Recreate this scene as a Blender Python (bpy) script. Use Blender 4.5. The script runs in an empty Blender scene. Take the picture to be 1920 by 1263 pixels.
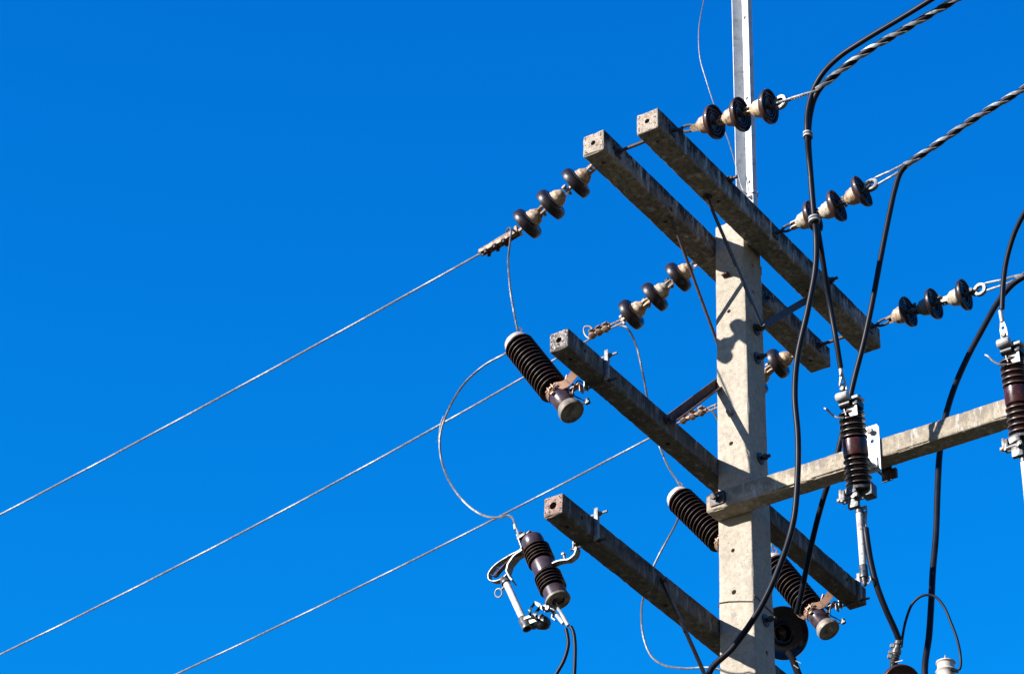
import bpy, bmesh, math, random
from mathutils import Vector, Matrix, noise, geometry
R = math.radians
random.seed(7)
scene = bpy.context.scene

# ---------------------------------------------------------------- camera, sky, sun, exposure
cam_data = bpy.data.cameras.new('camera'); cam = bpy.data.objects.new('camera', cam_data)
scene.collection.objects.link(cam); scene.camera = cam
cam.matrix_world = Matrix(((-0.5611960, 0.4776310, 0.6759643, 10.4483513), (0.8273771, 0.3015294, 0.4738430, 5.9966134), (0.0224990, 0.8251961, -0.5643981, -8.7970377), (0, 0, 0, 1)))
cam_data.sensor_width = 36; cam_data.lens = 107.2478
cam_data.clip_start = .1; cam_data.clip_end = 3000

SUN = Vector((1.65, -1.0, .79)).normalized()
SUN_EL = math.asin(SUN.z)
SUN_AZ = math.atan2(SUN.x, SUN.y)
world = bpy.data.worlds.new('World'); scene.world = world; world.use_nodes = True
wn = world.node_tree.nodes; wl = world.node_tree.links
bg = wn['Background']
sky = wn.new('ShaderNodeTexSky'); sky.sky_type = 'NISHITA'; sky.sun_disc = False
sky.sun_elevation = SUN_EL; sky.sun_rotation = SUN_AZ
sky.altitude = 800; sky.air_density = 1.0; sky.dust_density = 0.0; sky.ozone_density = 4.0
hs = wn.new('ShaderNodeHueSaturation'); hs.inputs['Saturation'].default_value = 1.0
hs.inputs['Hue'].default_value = .5
tint = wn.new('ShaderNodeMix'); tint.data_type = 'RGBA'; tint.blend_type = 'MULTIPLY'; tint.inputs[0].default_value = 1
geo = wn.new('ShaderNodeNewGeometry'); sp_ = wn.new('ShaderNodeSeparateXYZ'); wl.new(geo.outputs['Incoming'], sp_.inputs[0])
hz = wn.new('ShaderNodeValToRGB'); wl.new(sp_.outputs['Z'], hz.inputs[0])
ng = wn.new('ShaderNodeMath'); ng.operation = 'MULTIPLY'; ng.inputs[1].default_value = -1; wl.new(sp_.outputs['Z'], ng.inputs[0]); wl.new(ng.outputs[0], hz.inputs[0])
hz.color_ramp.elements[0].position = .02; hz.color_ramp.elements[0].color = (.62, .40, .26, 1)     # warm horizon haze out of view, added as red fill for shaded faces
e_ = hz.color_ramp.elements[1]; e_.position = .66; e_.color = (.004, .545, 1.05, 1)
e_ = hz.color_ramp.elements.new(.43); e_.color = (.008, .63, .995, 1)    # deep tropical blue above
wl.new(hz.outputs[0], tint.inputs[7])
wl.new(sky.outputs[0], hs.inputs['Color']); wl.new(hs.outputs[0], tint.inputs[6]); wl.new(tint.outputs[2], bg.inputs[0])
bg.inputs[1].default_value = .098
sun_data = bpy.data.lights.new('sun', 'SUN'); sun = bpy.data.objects.new('sun', sun_data)
scene.collection.objects.link(sun)
sun_data.energy = 5.0; sun_data.angle = R(.53); sun_data.color = (1, .965, .91)
sun.rotation_euler = (-SUN).to_track_quat('-Z', 'Y').to_euler()
sun.location = SUN * 30
scene.view_settings.view_transform = 'Standard'; scene.view_settings.look = 'None'
scene.view_settings.gamma = 1; scene.view_settings.use_curve_mapping = False
scene.view_settings.exposure = 1.66

# ---------------------------------------------------------------- materials
def new_mat(name):
    m = bpy.data.materials.new(name); m.use_nodes = True
    nt = m.node_tree; b = nt.nodes['Principled BSDF']
    return m, nt, b
def N(nt, typ, **kw):
    n = nt.nodes.new(typ)
    for k, v in kw.items():
        if k.startswith('_'): setattr(n, k[1:], v)
        else: n.inputs[k.replace('__', ' ')].default_value = v
    return n
def noise_n(nt, coord, scale, detail=4, rough=.55, sc=(1, 1, 1)):
    mp = nt.nodes.new('ShaderNodeMapping'); mp.inputs['Scale'].default_value = sc
    nt.links.new(coord, mp.inputs['Vector'])
    n = nt.nodes.new('ShaderNodeTexNoise'); n.inputs['Scale'].default_value = scale
    n.inputs['Detail'].default_value = detail; n.inputs['Roughness'].default_value = rough
    nt.links.new(mp.outputs[0], n.inputs['Vector']); return n.outputs['Fac']
def ramp(nt, fac, stops):
    r = nt.nodes.new('ShaderNodeValToRGB'); e = r.color_ramp.elements
    while len(e) < len(stops): e.new(.5)
    for i, (p, c) in enumerate(stops):
        e[i].position = p; e[i].color = (c, c, c, 1) if isinstance(c, (int, float)) else (*c, 1)
    nt.links.new(fac, r.inputs[0]); return r.outputs[0]
def mix(nt, fac, a, b, mode='MIX'):
    m = nt.nodes.new('ShaderNodeMix'); m.data_type = 'RGBA'; m.blend_type = mode
    for sock, v in ((m.inputs[0], fac), (m.inputs[6], a), (m.inputs[7], b)):
        if isinstance(v, (int, float)): sock.default_value = v
        elif isinstance(v, tuple): sock.default_value = (*v, 1)
        else: nt.links.new(v, sock)
    return m.outputs[2]
def coord(nt):
    t = nt.nodes.new('ShaderNodeTexCoord').outputs['Object']; oi = nt.nodes.new('ShaderNodeObjectInfo')
    v = nt.nodes.new('ShaderNodeVectorMath'); v.operation = 'SCALE'; v.inputs[0].default_value = (17.3, 9.1, 23.7); nt.links.new(oi.outputs['Random'], v.inputs['Scale'])
    a = nt.nodes.new('ShaderNodeVectorMath'); a.operation = 'ADD'; nt.links.new(t, a.inputs[0]); nt.links.new(v.outputs[0], a.inputs[1]); return a.outputs[0]
def bump(nt, b, h, strength=.3, dist=.002):
    n = nt.nodes.new('ShaderNodeBump'); n.inputs['Strength'].default_value = strength
    n.inputs['Distance'].default_value = dist
    nt.links.new(h, n.inputs['Height']); nt.links.new(n.outputs[0], b.inputs['Normal'])

def concrete(name, base, dark, stain=0.0, blots=(), mott=.8, stain_col=(.014, .013, .012), patch=.5, speck=.5):
    m, nt, b = new_mat(name); c = coord(nt)
    n1 = noise_n(nt, c, 5, 6, .6); n2 = noise_n(nt, c, 40, 5, .65); n3 = noise_n(nt, c, 170, 3, .6)
    col = mix(nt, ramp(nt, n1, [(.35, 0), (.68, 1)]), base, tuple(x * (1 - .3 * patch) for x in base))
    col = mix(nt, ramp(nt, n2, [(.42, 0), (.66, mott)]), col, dark)
    big = ramp(nt, noise_n(nt, c, 2.3, 4, .6), [(.36, 1 - .32 * patch), (.62, 1.0)])
    vm = nt.nodes.new('ShaderNodeVectorMath'); vm.operation = 'MULTIPLY'; nt.links.new(col, vm.inputs[0]); nt.links.new(big, vm.inputs[1]); col = vm.outputs[0]
    # aggregate freckles, pale and dark
    v = nt.nodes.new('ShaderNodeTexVoronoi'); v.inputs['Scale'].default_value = 120; nt.links.new(c, v.inputs['Vector'])
    gate = ramp(nt, noise_n(nt, c, 22, 3), [(.44, 0), (.56, 1)])
    pit = ramp(nt, v.outputs['Distance'], [(.12, 1), (.26, 0)])
    pm = nt.nodes.new('ShaderNodeMath'); pm.operation = 'MULTIPLY'; nt.links.new(pit, pm.inputs[0]); nt.links.new(gate, pm.inputs[1])
    col = mix(nt, pm.outputs[0], col, tuple(x * .25 for x in dark))
    pale = ramp(nt, n3, [(.63, 0), (.74, speck)])
    col = mix(nt, pale, col, tuple(min(.8, x * (1.4 + .5 * bool(stain))) for x in base))
    if stain:
        sep = nt.nodes.new('ShaderNodeSeparateXYZ'); nt.links.new(nt.nodes.new('ShaderNodeTexCoord').outputs['Object'], sep.inputs[0])
        st = noise_n(nt, c, 15, 6, .72, (2.0, 2.0, .30)); st2 = noise_n(nt, c, 5, 4, .6, (1, 1, 1))
        add = nt.nodes.new('ShaderNodeMath'); add.operation = 'MULTIPLY_ADD'
        nt.links.new(sep.outputs['Z'], add.inputs[0]); add.inputs[1].default_value = 3.4; nt.links.new(st, add.inputs[2])
        a2 = nt.nodes.new('ShaderNodeMath'); a2.operation = 'MULTIPLY_ADD'
        nt.links.new(st2, a2.inputs[0]); a2.inputs[1].default_value = .5; nt.links.new(add.outputs[0], a2.inputs[2])
        f = ramp(nt, a2.outputs[0], [(.72, 0), (.86, stain)])
        col = mix(nt, f, col, stain_col)
        # pale worn streaks
        f3 = ramp(nt, noise_n(nt, c, 11, 6, .75, (2.4, 2.4, .5)), [(.53, 0), (.66, .75)])
        col = mix(nt, f3, col, tuple(min(.5, x * 1.9) for x in (base[2] * 1.25, base[2] * 1.2, base[2] * 1.12)))
        # rust bleeding
        f2 = ramp(nt, noise_n(nt, c, 6, 5, .6, (1, 2, 1)), [(.6, 0), (.75, .45)])
        col = mix(nt, f2, col, (.10, .055, .03))
    for (bc_, bs_, bcol, bk) in blots:       # stains with a place and shape of their own
        raw = nt.nodes.new('ShaderNodeTexCoord').outputs['Object']
        a_ = nt.nodes.new('ShaderNodeVectorMath'); a_.operation = 'SUBTRACT'; a_.inputs[1].default_value = bc_; nt.links.new(raw, a_.inputs[0])
        d_ = nt.nodes.new('ShaderNodeVectorMath'); d_.operation = 'DIVIDE'; d_.inputs[1].default_value = bs_; nt.links.new(a_.outputs[0], d_.inputs[0])
        l_ = nt.nodes.new('ShaderNodeVectorMath'); l_.operation = 'LENGTH'; nt.links.new(d_.outputs[0], l_.inputs[0])
        w_ = nt.nodes.new('ShaderNodeMath'); w_.operation = 'MULTIPLY_ADD'; nt.links.new(noise_n(nt, c, 60, 5, .7), w_.inputs[0]); w_.inputs[1].default_value = 1.6; nt.links.new(l_.outputs['Value'], w_.inputs[2])
        col = mix(nt, ramp(nt, w_.outputs[0], [(.62, bk), (1.0, 0)]), col, bcol)
    nt.links.new(col, b.inputs['Base Color']); b.inputs['Roughness'].default_value = .93
    b.inputs['Specular IOR Level'].default_value = .25
    h = nt.nodes.new('ShaderNodeMath'); h.operation = 'MULTIPLY_ADD'
    nt.links.new(pm.outputs[0], h.inputs[0]); h.inputs[1].default_value = -1.0; nt.links.new(noise_n(nt, c, 90, 3, .7), h.inputs[2])
    h2 = nt.nodes.new('ShaderNodeMath'); h2.operation = 'MULTIPLY_ADD'
    nt.links.new(n3, h2.inputs[0]); h2.inputs[1].default_value = .35; nt.links.new(h.outputs[0], h2.inputs[2])
    bump(nt, b, h2.outputs[0], .5, .0016)
    return m
M_POLE = concrete('pole concrete', (.305, .265, .212), (.178, .148, .112), speck=.7, patch=.55, mott=.6, blots=[
    ((.083, -.020, 4.98), (.05, .030, .11), (.17, .085, .045), .8), ((.09, -.012, 3.20), (.06, .10, .10), (.07, .062, .055), .75),
    ((.083, .05, 4.80), (.05, .05, .12), (.20, .17, .13), .5), ((.088, -.06, 4.15), (.05, .04, .30), (.18, .15, .11), .5), ((.0, .09, 4.55), (.06, .05, .14), (.06, .045, .035), .6),
    ((.0, .095, 3.85), (.04, .05, .16), (.06, .045, .035), .6), ((.083, .0, 5.26), (.2, .2, .06), (.12, .10, .08), .5)])
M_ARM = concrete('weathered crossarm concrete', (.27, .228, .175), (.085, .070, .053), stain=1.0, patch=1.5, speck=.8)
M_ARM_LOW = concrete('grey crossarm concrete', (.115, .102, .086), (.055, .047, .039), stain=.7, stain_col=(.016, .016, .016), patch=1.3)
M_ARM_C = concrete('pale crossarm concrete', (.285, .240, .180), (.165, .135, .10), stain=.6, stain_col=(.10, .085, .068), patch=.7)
def broken(name, base, rust, pale, rust_at, pale_at, dark_at, sc=1.0):
    m, nt, b = new_mat(name); c = coord(nt)
    n2 = noise_n(nt, c, 30 * sc, 5, .7); n3 = noise_n(nt, c, 120 * sc, 3, .7)
    col = mix(nt, ramp(nt, n2, [(rust_at, 0), (rust_at + .16, .9)]), base, rust)
    col = mix(nt, ramp(nt, n3, [(pale_at, 0), (pale_at + .08, 1)]), col, pale)
    col = mix(nt, ramp(nt, noise_n(nt, c, 75 * sc, 3), [(dark_at, 0), (dark_at + .07, 1)]), col, (.022, .018, .016))
    nt.links.new(col, b.inputs['Base Color']); b.inputs['Roughness'].default_value = .95
    bump(nt, b, n3, 1, .006); return m
M_END_TOP = broken('cast concrete end', (.235, .19, .15), (.12, .08, .055), (.38, .36, .33), .47, .57, .60)
M_END_SALT = broken('coarse broken concrete end', (.12, .095, .082), (.055, .040, .036), (.40, .38, .37), .44, .53, .54, 1.1)
M_END_RUST = broken('rusty chipped concrete end', (.20, .125, .10), (.085, .038, .028), (.38, .33, .31), .44, .57, .58)

def metal(name, c1, c2, scale=40, lo=.45, hi=.6, rough=.5, metallic=.5, bumpy=.2, c3=None, c3at=.56):
    c1, c2 = (tuple(q * .5 for q in k) for k in (c1, c2)); c3 = c3 and tuple(q * .5 for q in c3)
    m, nt, b = new_mat(name); c = coord(nt)
    n = noise_n(nt, c, scale, 5, .65)
    col = mix(nt, ramp(nt, n, [(lo, 0), (hi, 1)]), c1, c2)
    if c3: col = mix(nt, ramp(nt, noise_n(nt, c, scale * 2.3, 4, .6), [(c3at, 0), (c3at + .10, 1)]), col, c3)
    oi = nt.nodes.new('ShaderNodeObjectInfo'); mr = nt.nodes.new('ShaderNodeMapRange'); nt.links.new(oi.outputs['Random'], mr.inputs[0]); mr.inputs[3].default_value = .78; mr.inputs[4].default_value = 1.15
    vs = nt.nodes.new('ShaderNodeVectorMath'); vs.operation = 'SCALE'; nt.links.new(col, vs.inputs[0]); nt.links.new(mr.outputs[0], vs.inputs['Scale']); col = vs.outputs[0]
    nt.links.new(col, b.inputs['Base Color'])
    b.inputs['Metallic'].default_value = metallic
    nt.links.new(ramp(nt, n, [(0, rough - .12), (1, rough + .15)]), b.inputs['Roughness'])
    bump(nt, b, n, bumpy, .0015); return m
M_GALV = metal('galvanised steel', (.36, .36, .35), (.20, .20, .20), 55, rough=.5, metallic=.4)
M_MAST = metal('bright galvanised steel', (.80, .82, .84), (.62, .65, .68), 9, .42, .62, rough=.55, metallic=.0, bumpy=.08, c3=(.50, .49, .47))
M_ALU = metal('aluminium strand', (.33, .33, .34), (.17, .17, .18), 60, rough=.5, metallic=.3, bumpy=.1)
M_OLDWIRE = metal('dull aluminium strand', (.24, .23, .22), (.12, .12, .12), 60, rough=.5, metallic=.4, bumpy=.1)
M_RUST = metal('rusty steel', (.13, .055, .035), (.05, .03, .028), 45, rough=.75, metallic=.2, bumpy=.4)
M_DARKSTEEL = metal('dark weathered steel', (.075, .055, .05), (.035, .033, .036), 40, rough=.6, metallic=.3, bumpy=.3)
M_COPPER = metal('rust washed galvanised strap', (.44, .24, .15), (.17, .065, .035), 50, .5, .68, rough=.5, metallic=.3, bumpy=.3)
M_CAP = metal('cream galvanised cap', (.66, .50, .34), (.52, .37, .23), 26, .45, .7, rough=.55, metallic=.15, bumpy=.3, c3=(.36, .18, .09), c3at=.50)
M_CAPW = metal('chalky galvanised cap', (.68, .58, .44), (.50, .38, .26), 26, .45, .62, c3=(.34, .20, .12), c3at=.55, rough=.55, metallic=.15, bumpy=.3)
M_CAPD = metal('grey weathered cap', (.24, .20, .17), (.15, .12, .10), 30, .5, .7, rough=.6, metallic=.2, bumpy=.3)
M_CLAMP = metal('rust stained clamp metal', (.42, .29, .19), (.14, .06, .035), 42, .44, .60, rough=.6, metallic=.2, bumpy=.4)
M_LUG = metal('tinned lug', (.56, .56, .55), (.38, .38, .38), 45, rough=.5, metallic=.1)
M_TUBE = metal('peeling white fibre tube', (.78, .77, .76), (.62, .56, .52), 26, .46, .6, rough=.75, metallic=0, bumpy=.6, c3=(.34, .24, .20))
M_CAST = metal('tarnished casting', (.16, .17, .17), (.03, .03, .03), 50, .4, .62, rough=.45, metallic=.5, bumpy=.3, c3=(.25, .15, .10))
M_PLATE = metal('bright zinc plate', (.76, .76, .74), (.68, .66, .62), 30, rough=.55, metallic=.15)
M_ENDCAP = metal('aged zinc end cap', (.34, .30, .25), (.16, .13, .10), 28, rough=.6, metallic=.25, c3=(.30, .20, .13))
M_WHITECAP = metal('bleached end cap', (.72, .65, .58), (.52, .42, .36), 30, rough=.55, metallic=.1)
M_BLACKMET = metal('sooty contact', (.006, .006, .007), (.014, .012, .012), 50, rough=.4, metallic=.3)

def glaze(name, c1, c2, rough=.12, dirt=.55):
    m, nt, b = new_mat(name); c = coord(nt)
    n = noise_n(nt, c, 12, 4, .6)
    cc_ = mix(nt, ramp(nt, n, [(.4, 0), (.65, 1)]), c1, c2)
    cc_ = mix(nt, ramp(nt, noise_n(nt, c, 26, 5, .7), [(.52, 0), (.74, dirt)]), cc_, (.055, .042, .034) if c1[0] < .2 else (.22, .16, .11))
    nt.links.new(cc_, b.inputs['Base Color'])
    dust = noise_n(nt, c, 60, 4, .65)
    nt.links.new(ramp(nt, dust, [(.35, rough), (.75, rough + .25)]), b.inputs['Roughness'])
    b.inputs['Coat Weight'].default_value = .15; b.inputs['Coat Roughness'].default_value = .1; b.inputs['Specular IOR Level'].default_value = .24
    bump(nt, b, n, .05, .002); return m
M_GLAZE = glaze('dark plum glaze', (.012, .007, .009), (.006, .004, .005), .30, .22)
M_GLAZE_BODY = glaze('plum brown glaze', (.036, .020, .026), (.020, .012, .017), .24)
M_GLAZE_RIB = glaze('brown black ribbed glaze', (.003, .002, .002), (.007, .003, .003), .25)
M_GLAZE_RED = glaze('oxblood glaze', (.034, .005, .005), (.018, .004, .004), .18)
M_GLAZE_BRN = glaze('red brown ribbed glaze', (.022, .007, .006), (.012, .005, .005), .22)
M_GLAZE_DISC = glaze('maroon disc glaze', (.030, .009, .008), (.012, .006, .005), .42, .3)
M_GLAZE_BELL = glaze('blue black bell glaze', (.004, .003, .006), (.010, .004, .006), .12, .08)
M_WHITE_PORC = glaze('white porcelain', (.36, .33, .29), (.28, .25, .22), .3)

M_RIM = metal('thin glaze with sunlight painted on the shed rims', (.16, .095, .08), (.06, .035, .03), 60, rough=.35, metallic=0, bumpy=.1)  # thin rim glaze, lightened to stand for sun on the shed edges
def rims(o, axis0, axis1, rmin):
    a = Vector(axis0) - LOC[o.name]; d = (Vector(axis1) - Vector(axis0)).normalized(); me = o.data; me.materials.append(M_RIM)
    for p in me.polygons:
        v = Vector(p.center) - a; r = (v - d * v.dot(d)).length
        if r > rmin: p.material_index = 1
def rubber(name, c, rough, spec=.10):
    m, nt, b = new_mat(name); cc = coord(nt)
    n = noise_n(nt, cc, 30, 4, .6, (1, 1, .4))
    nt.links.new(mix(nt, ramp(nt, n, [(.4, 0), (.7, 1)]), c, tuple(x * 1.9 for x in c)), b.inputs['Base Color'])
    b.inputs['Roughness'].default_value = rough; b.inputs['Specular IOR Level'].default_value = spec; bump(nt, b, n, .1, .001); return m
M_CABLE = rubber('black cable sheath', (.0045, .005, .008), .42)
M_SLEEVE = rubber('black heat shrink', (.003, .003, .005), .35)
M_TAR = rubber('matt tarred sheath', (.004, .004, .005), .8, .03)
M_TAPE = rubber('grey tape', (.17, .17, .17), .6)
M_HOLE = rubber('painted hole dark', (.012, .010, .009), .9)  # near-black that stands for the shade inside a hole

# ---------------------------------------------------------------- mesh helpers
class MB:
    def __init__(s): s.v = []; s.f = []
    def add(s, vs, fs, M=None):
        o = len(s.v)
        s.v += [tuple((M @ Vector(p)) if M is not None else p) for p in vs]
        s.f += [tuple(i + o for i in f) for f in fs]; return s
    def box(s, c, size, M=None, bev=0.0015):
        bm = bmesh.new(); bmesh.ops.create_cube(bm, size=1)
        for v in bm.verts: v.co = Vector((v.co.x * size[0], v.co.y * size[1], v.co.z * size[2]))
        b = min(bev, min(size) * .3)
        if b > 0: bmesh.ops.bevel(bm, geom=bm.edges[:], offset=b, segments=2, affect='EDGES', profile=.5)
        bm.verts.ensure_lookup_table()
        T = Matrix.Translation(Vector(c)) @ (M if M is not None else Matrix.Identity(4))
        s.add([v.co[:] for v in bm.verts], [[v.index for v in f.verts] for f in bm.faces], T); bm.free(); return s
    def tube(s, pts, r, seg=10, caps=True, closed=False):
        pts = [Vector(p) for p in pts]; n = len(pts)
        rr = r if isinstance(r, (list, tuple)) else [r] * n
        tang = []
        for i in range(n):
            a = pts[(i - 1) % n] if (i or closed) else pts[0]; b = pts[(i + 1) % n] if (i < n - 1 or closed) else pts[-1]
            tang.append((b - a).normalized())
        u = tang[0].orthogonal().normalized(); vs = []
        for i in range(n):
            u = (u - tang[i] * u.dot(tang[i])).normalized(); w = tang[i].cross(u)
            for k in range(seg):
                a = 2 * math.pi * k / seg
                vs.append(pts[i] + (u * math.cos(a) + w * math.sin(a)) * rr[i])
        fs = []
        for i in range(n if closed else n - 1):
            j = (i + 1) % n
            for k in range(seg):
                q = (k + 1) % seg
                fs.append((i * seg + k, i * seg + q, j * seg + q, j * seg + k))
        if caps and not closed:
            fs.append(tuple(range(seg - 1, -1, -1))); fs.append(tuple((n - 1) * seg + k for k in range(seg)))
        return s.add([tuple(p) for p in vs], fs)
    def lathe(s, prof, M=None, seg=32, wob=0, ring=False):
        vs = []; fs = []; n = len(prof)
        for (r, h) in prof:
            for k in range(seg):
                a = 2 * math.pi * k / seg
                rr = max(r, 1e-5) * (1 + wob * math.sin(3 * a + h * 90))
                vs.append((rr * math.cos(a), rr * math.sin(a), h))
        for i in range(n - 1):
            for k in range(seg):
                q = (k + 1) % seg; fs.append((i * seg + k, i * seg + q, (i + 1) * seg + q, (i + 1) * seg + k))
        if ring:
            for k in range(seg): q = (k + 1) % seg; fs.append(((n - 1) * seg + k, (n - 1) * seg + q, q, k))
        else: fs.append(tuple(range(seg - 1, -1, -1))); fs.append(tuple((n - 1) * seg + k for k in range(seg)))
        return s.add(vs, fs, M)
    def plate(s, outline, thick, M=None, holes=()):
        loops = [[Vector((x, y, 0)) for x, y in outline]]
        for (hx, hy, hr) in holes:
            loops.append([Vector((hx + hr * math.cos(a * math.pi / 7), hy + hr * math.sin(a * math.pi / 7), 0)) for a in range(14)])
        flat = [p for l in loops for p in l]; n = len(flat)
        tris = geometry.tessellate_polygon(loops)
        vs = [(p.x, p.y, thick / 2) for p in flat] + [(p.x, p.y, -thick / 2) for p in flat]
        fs = [tuple(t) for t in tris] + [tuple(i + n for i in reversed(t)) for t in tris]
        o = 0
        for l in loops:
            m = len(l)
            for i in range(m):
                j = (i + 1) % m; fs.append((o + i, o + j, n + o + j, n + o + i))
            o += m
        return s.add(vs, fs, M)
    def strip(s, pts, width, thick, wdir):
        """flat bar following pts, its width along wdir"""
        pts = [Vector(p) for p in pts]; w = Vector(wdir).normalized(); vs = []; n = len(pts)
        for i, p in enumerate(pts):
            a = pts[max(i - 1, 0)]; b = pts[min(i + 1, n - 1)]; t = (b - a).normalized()
            ww = (w - t * w.dot(t)).normalized(); nn = t.cross(ww)
            for (sx, sy) in ((-1, -1), (1, -1), (1, 1), (-1, 1)): vs.append(tuple(p + ww * sx * width / 2 + nn * sy * thick / 2))
        fs = [(3, 2, 1, 0), tuple((n - 1) * 4 + k for k in range(4))]
        for i in range(n - 1):
            for k in range(4):
                q = (k + 1) % 4; fs.append((i * 4 + k, i * 4 + q, i * 4 + 4 + q, i * 4 + 4 + k))
        return s.add(vs, fs)
    def bolt(s, p0, axis, r=.008, L=.05, head=.014, hh=.011, washer=0):
        """hexagon head at p0, shank running along axis"""
        M = frame(p0, Vector(p0) + Vector(axis))
        s.lathe([(0, -hh), (head * .9, -hh), (head, -hh * .8), (head, 0), (0, 0)], M, 6)
        s.lathe([(r, 0), (r, L), (r * .7, L + r * .4)], M, 10)
        if washer: s.lathe([(r, 0), (washer, 0), (washer, .003), (r, .003)], M, 20)
        return s

def frame(p0, p1, ref=(0, 0, 1)):
    p0 = Vector(p0); z = (Vector(p1) - p0).normalized(); r = Vector(ref)
    if abs(z.dot(r)) > .98: r = Vector((1, 0, 0))
    x = (r - z * r.dot(z)).normalized(); y = z.cross(x)
    M = Matrix((x, y, z)).transposed().to_4x4(); M.translation = p0; return M
def spline(pts, per=8):
    P = [Vector(p) for p in pts]; P = [P[0] * 2 - P[1]] + P + [P[-1] * 2 - P[-2]]; out = []
    for i in range(1, len(P) - 2):
        p0, p1, p2, p3 = P[i - 1:i + 3]
        # centripetal parametrisation keeps bends free of loops
        t0 = 0; t1 = t0 + max((p1 - p0).length, 1e-6) ** .5; t2 = t1 + max((p2 - p1).length, 1e-6) ** .5; t3 = t2 + max((p3 - p2).length, 1e-6) ** .5
        for k in range(per):
            t = t1 + (t2 - t1) * k / per
            a1 = p0 * ((t1 - t) / (t1 - t0)) + p1 * ((t - t0) / (t1 - t0)); a2 = p1 * ((t2 - t) / (t2 - t1)) + p2 * ((t - t1) / (t2 - t1))
            a3 = p2 * ((t3 - t) / (t3 - t2)) + p3 * ((t - t2) / (t3 - t2))
            b1 = a1 * ((t2 - t) / (t2 - t0)) + a2 * ((t - t0) / (t2 - t0)); b2 = a2 * ((t3 - t) / (t3 - t1)) + a3 * ((t - t1) / (t3 - t1))
            out.append(b1 * ((t2 - t) / (t2 - t1)) + b2 * ((t - t1) / (t2 - t1)))
    out.append(P[-2]); return out
def resample(pts, step):
    out = [Vector(pts[0])]; acc = 0
    for a, b in zip(pts, pts[1:]):
        a = Vector(a); b = Vector(b); L = (b - a).length; d = step - acc
        while d <= L: out.append(a.lerp(b, d / L)); d += step
        acc = L - (d - step)
    return out
def strands(mb, pts, n, R_, r, pitch, seg=5, phase=0, angles=None, per=12):
    """rods laid helically round a centre line"""
    P = resample(pts, pitch / per); u = None; F = []
    for i, p in enumerate(P):
        t = (P[min(i + 1, len(P) - 1)] - P[max(i - 1, 0)]).normalized()
        if u is None: u = t.orthogonal().normalized()
        u = (u - t * u.dot(t)).normalized(); F.append((p, u.copy(), t.cross(u)))
    for a0 in (angles or [2 * math.pi * k / n for k in range(n)]):
        mb.tube([p + (uu * math.cos(a0 + phase + i * 2 * math.pi / per) + ww * math.sin(a0 + phase + i * 2 * math.pi / per)) * R_ for i, (p, uu, ww) in enumerate(F)], r, seg)
    return mb

LOC = {}
def link(o, parent=None):
    scene.collection.objects.link(o)
    if parent is not None: o.parent = parent
def describe(o, label, cat, group=None):
    o['label'] = label; o['category'] = cat
    if group: o['group'] = group
    return o
def thing(name, label, cat, loc, group=None):
    o = bpy.data.objects.new(name, None); o.empty_display_size = .1; o.location = loc
    link(o); LOC[o.name] = Vector(loc); return describe(o, label, cat, group)
def build(name, mb, mat, parent=None, origin=None, sharp=40, label=None):
    base = LOC[parent.name] if parent is not None else Vector(origin if origin is not None else (0, 0, 0))
    me = bpy.data.meshes.new(name)
    me.from_pydata([tuple(Vector(v) - base) for v in mb.v], [], mb.f); me.update()
    bm = bmesh.new(); bm.from_mesh(me); bmesh.ops.recalc_face_normals(bm, faces=bm.faces); bm.to_mesh(me); bm.free()
    me.shade_smooth(); me.set_sharp_from_angle(angle=R(sharp))
    me.materials.append(mat)
    o = bpy.data.objects.new(name, me); link(o, parent)
    if parent is None: o.location = base
    LOC[o.name] = base
    if label: o['label'] = label
    return o

# ---------------------------------------------------------------- ground
GZ = -10.4
def ground():
    m, nt, b = new_mat('dry roadside ground'); c = coord(nt)
    col = mix(nt, ramp(nt, noise_n(nt, c, .4, 6), [(.4, 0), (.6, 1)]), (.025, .03, .012), (.05, .038, .022))
    col = mix(nt, ramp(nt, noise_n(nt, c, 9, 4), [(.4, 0), (.7, .6)]), col, (.03,.035,.015))
    nt.links.new(col, b.inputs['Base Color']); b.inputs['Roughness'].default_value = .95
    bump(nt, b, noise_n(nt, c, 12, 5), .6, .05)
    bm = bmesh.new(); bmesh.ops.create_grid(bm, x_segments=80, y_segments=80, size=900)
    for v in bm.verts:
        d = v.co.length
        v.co.z = 0 if d < 40 else .35 * noise.noise(v.co * .02) * min(1, (d - 40) / 60)
    me = bpy.data.meshes.new('ground'); bm.to_mesh(me); bm.free(); me.materials.append(m)
    o = bpy.data.objects.new('ground', me); o.location = (0, 0, GZ); link(o); o['kind'] = 'structure'
ground()

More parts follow.
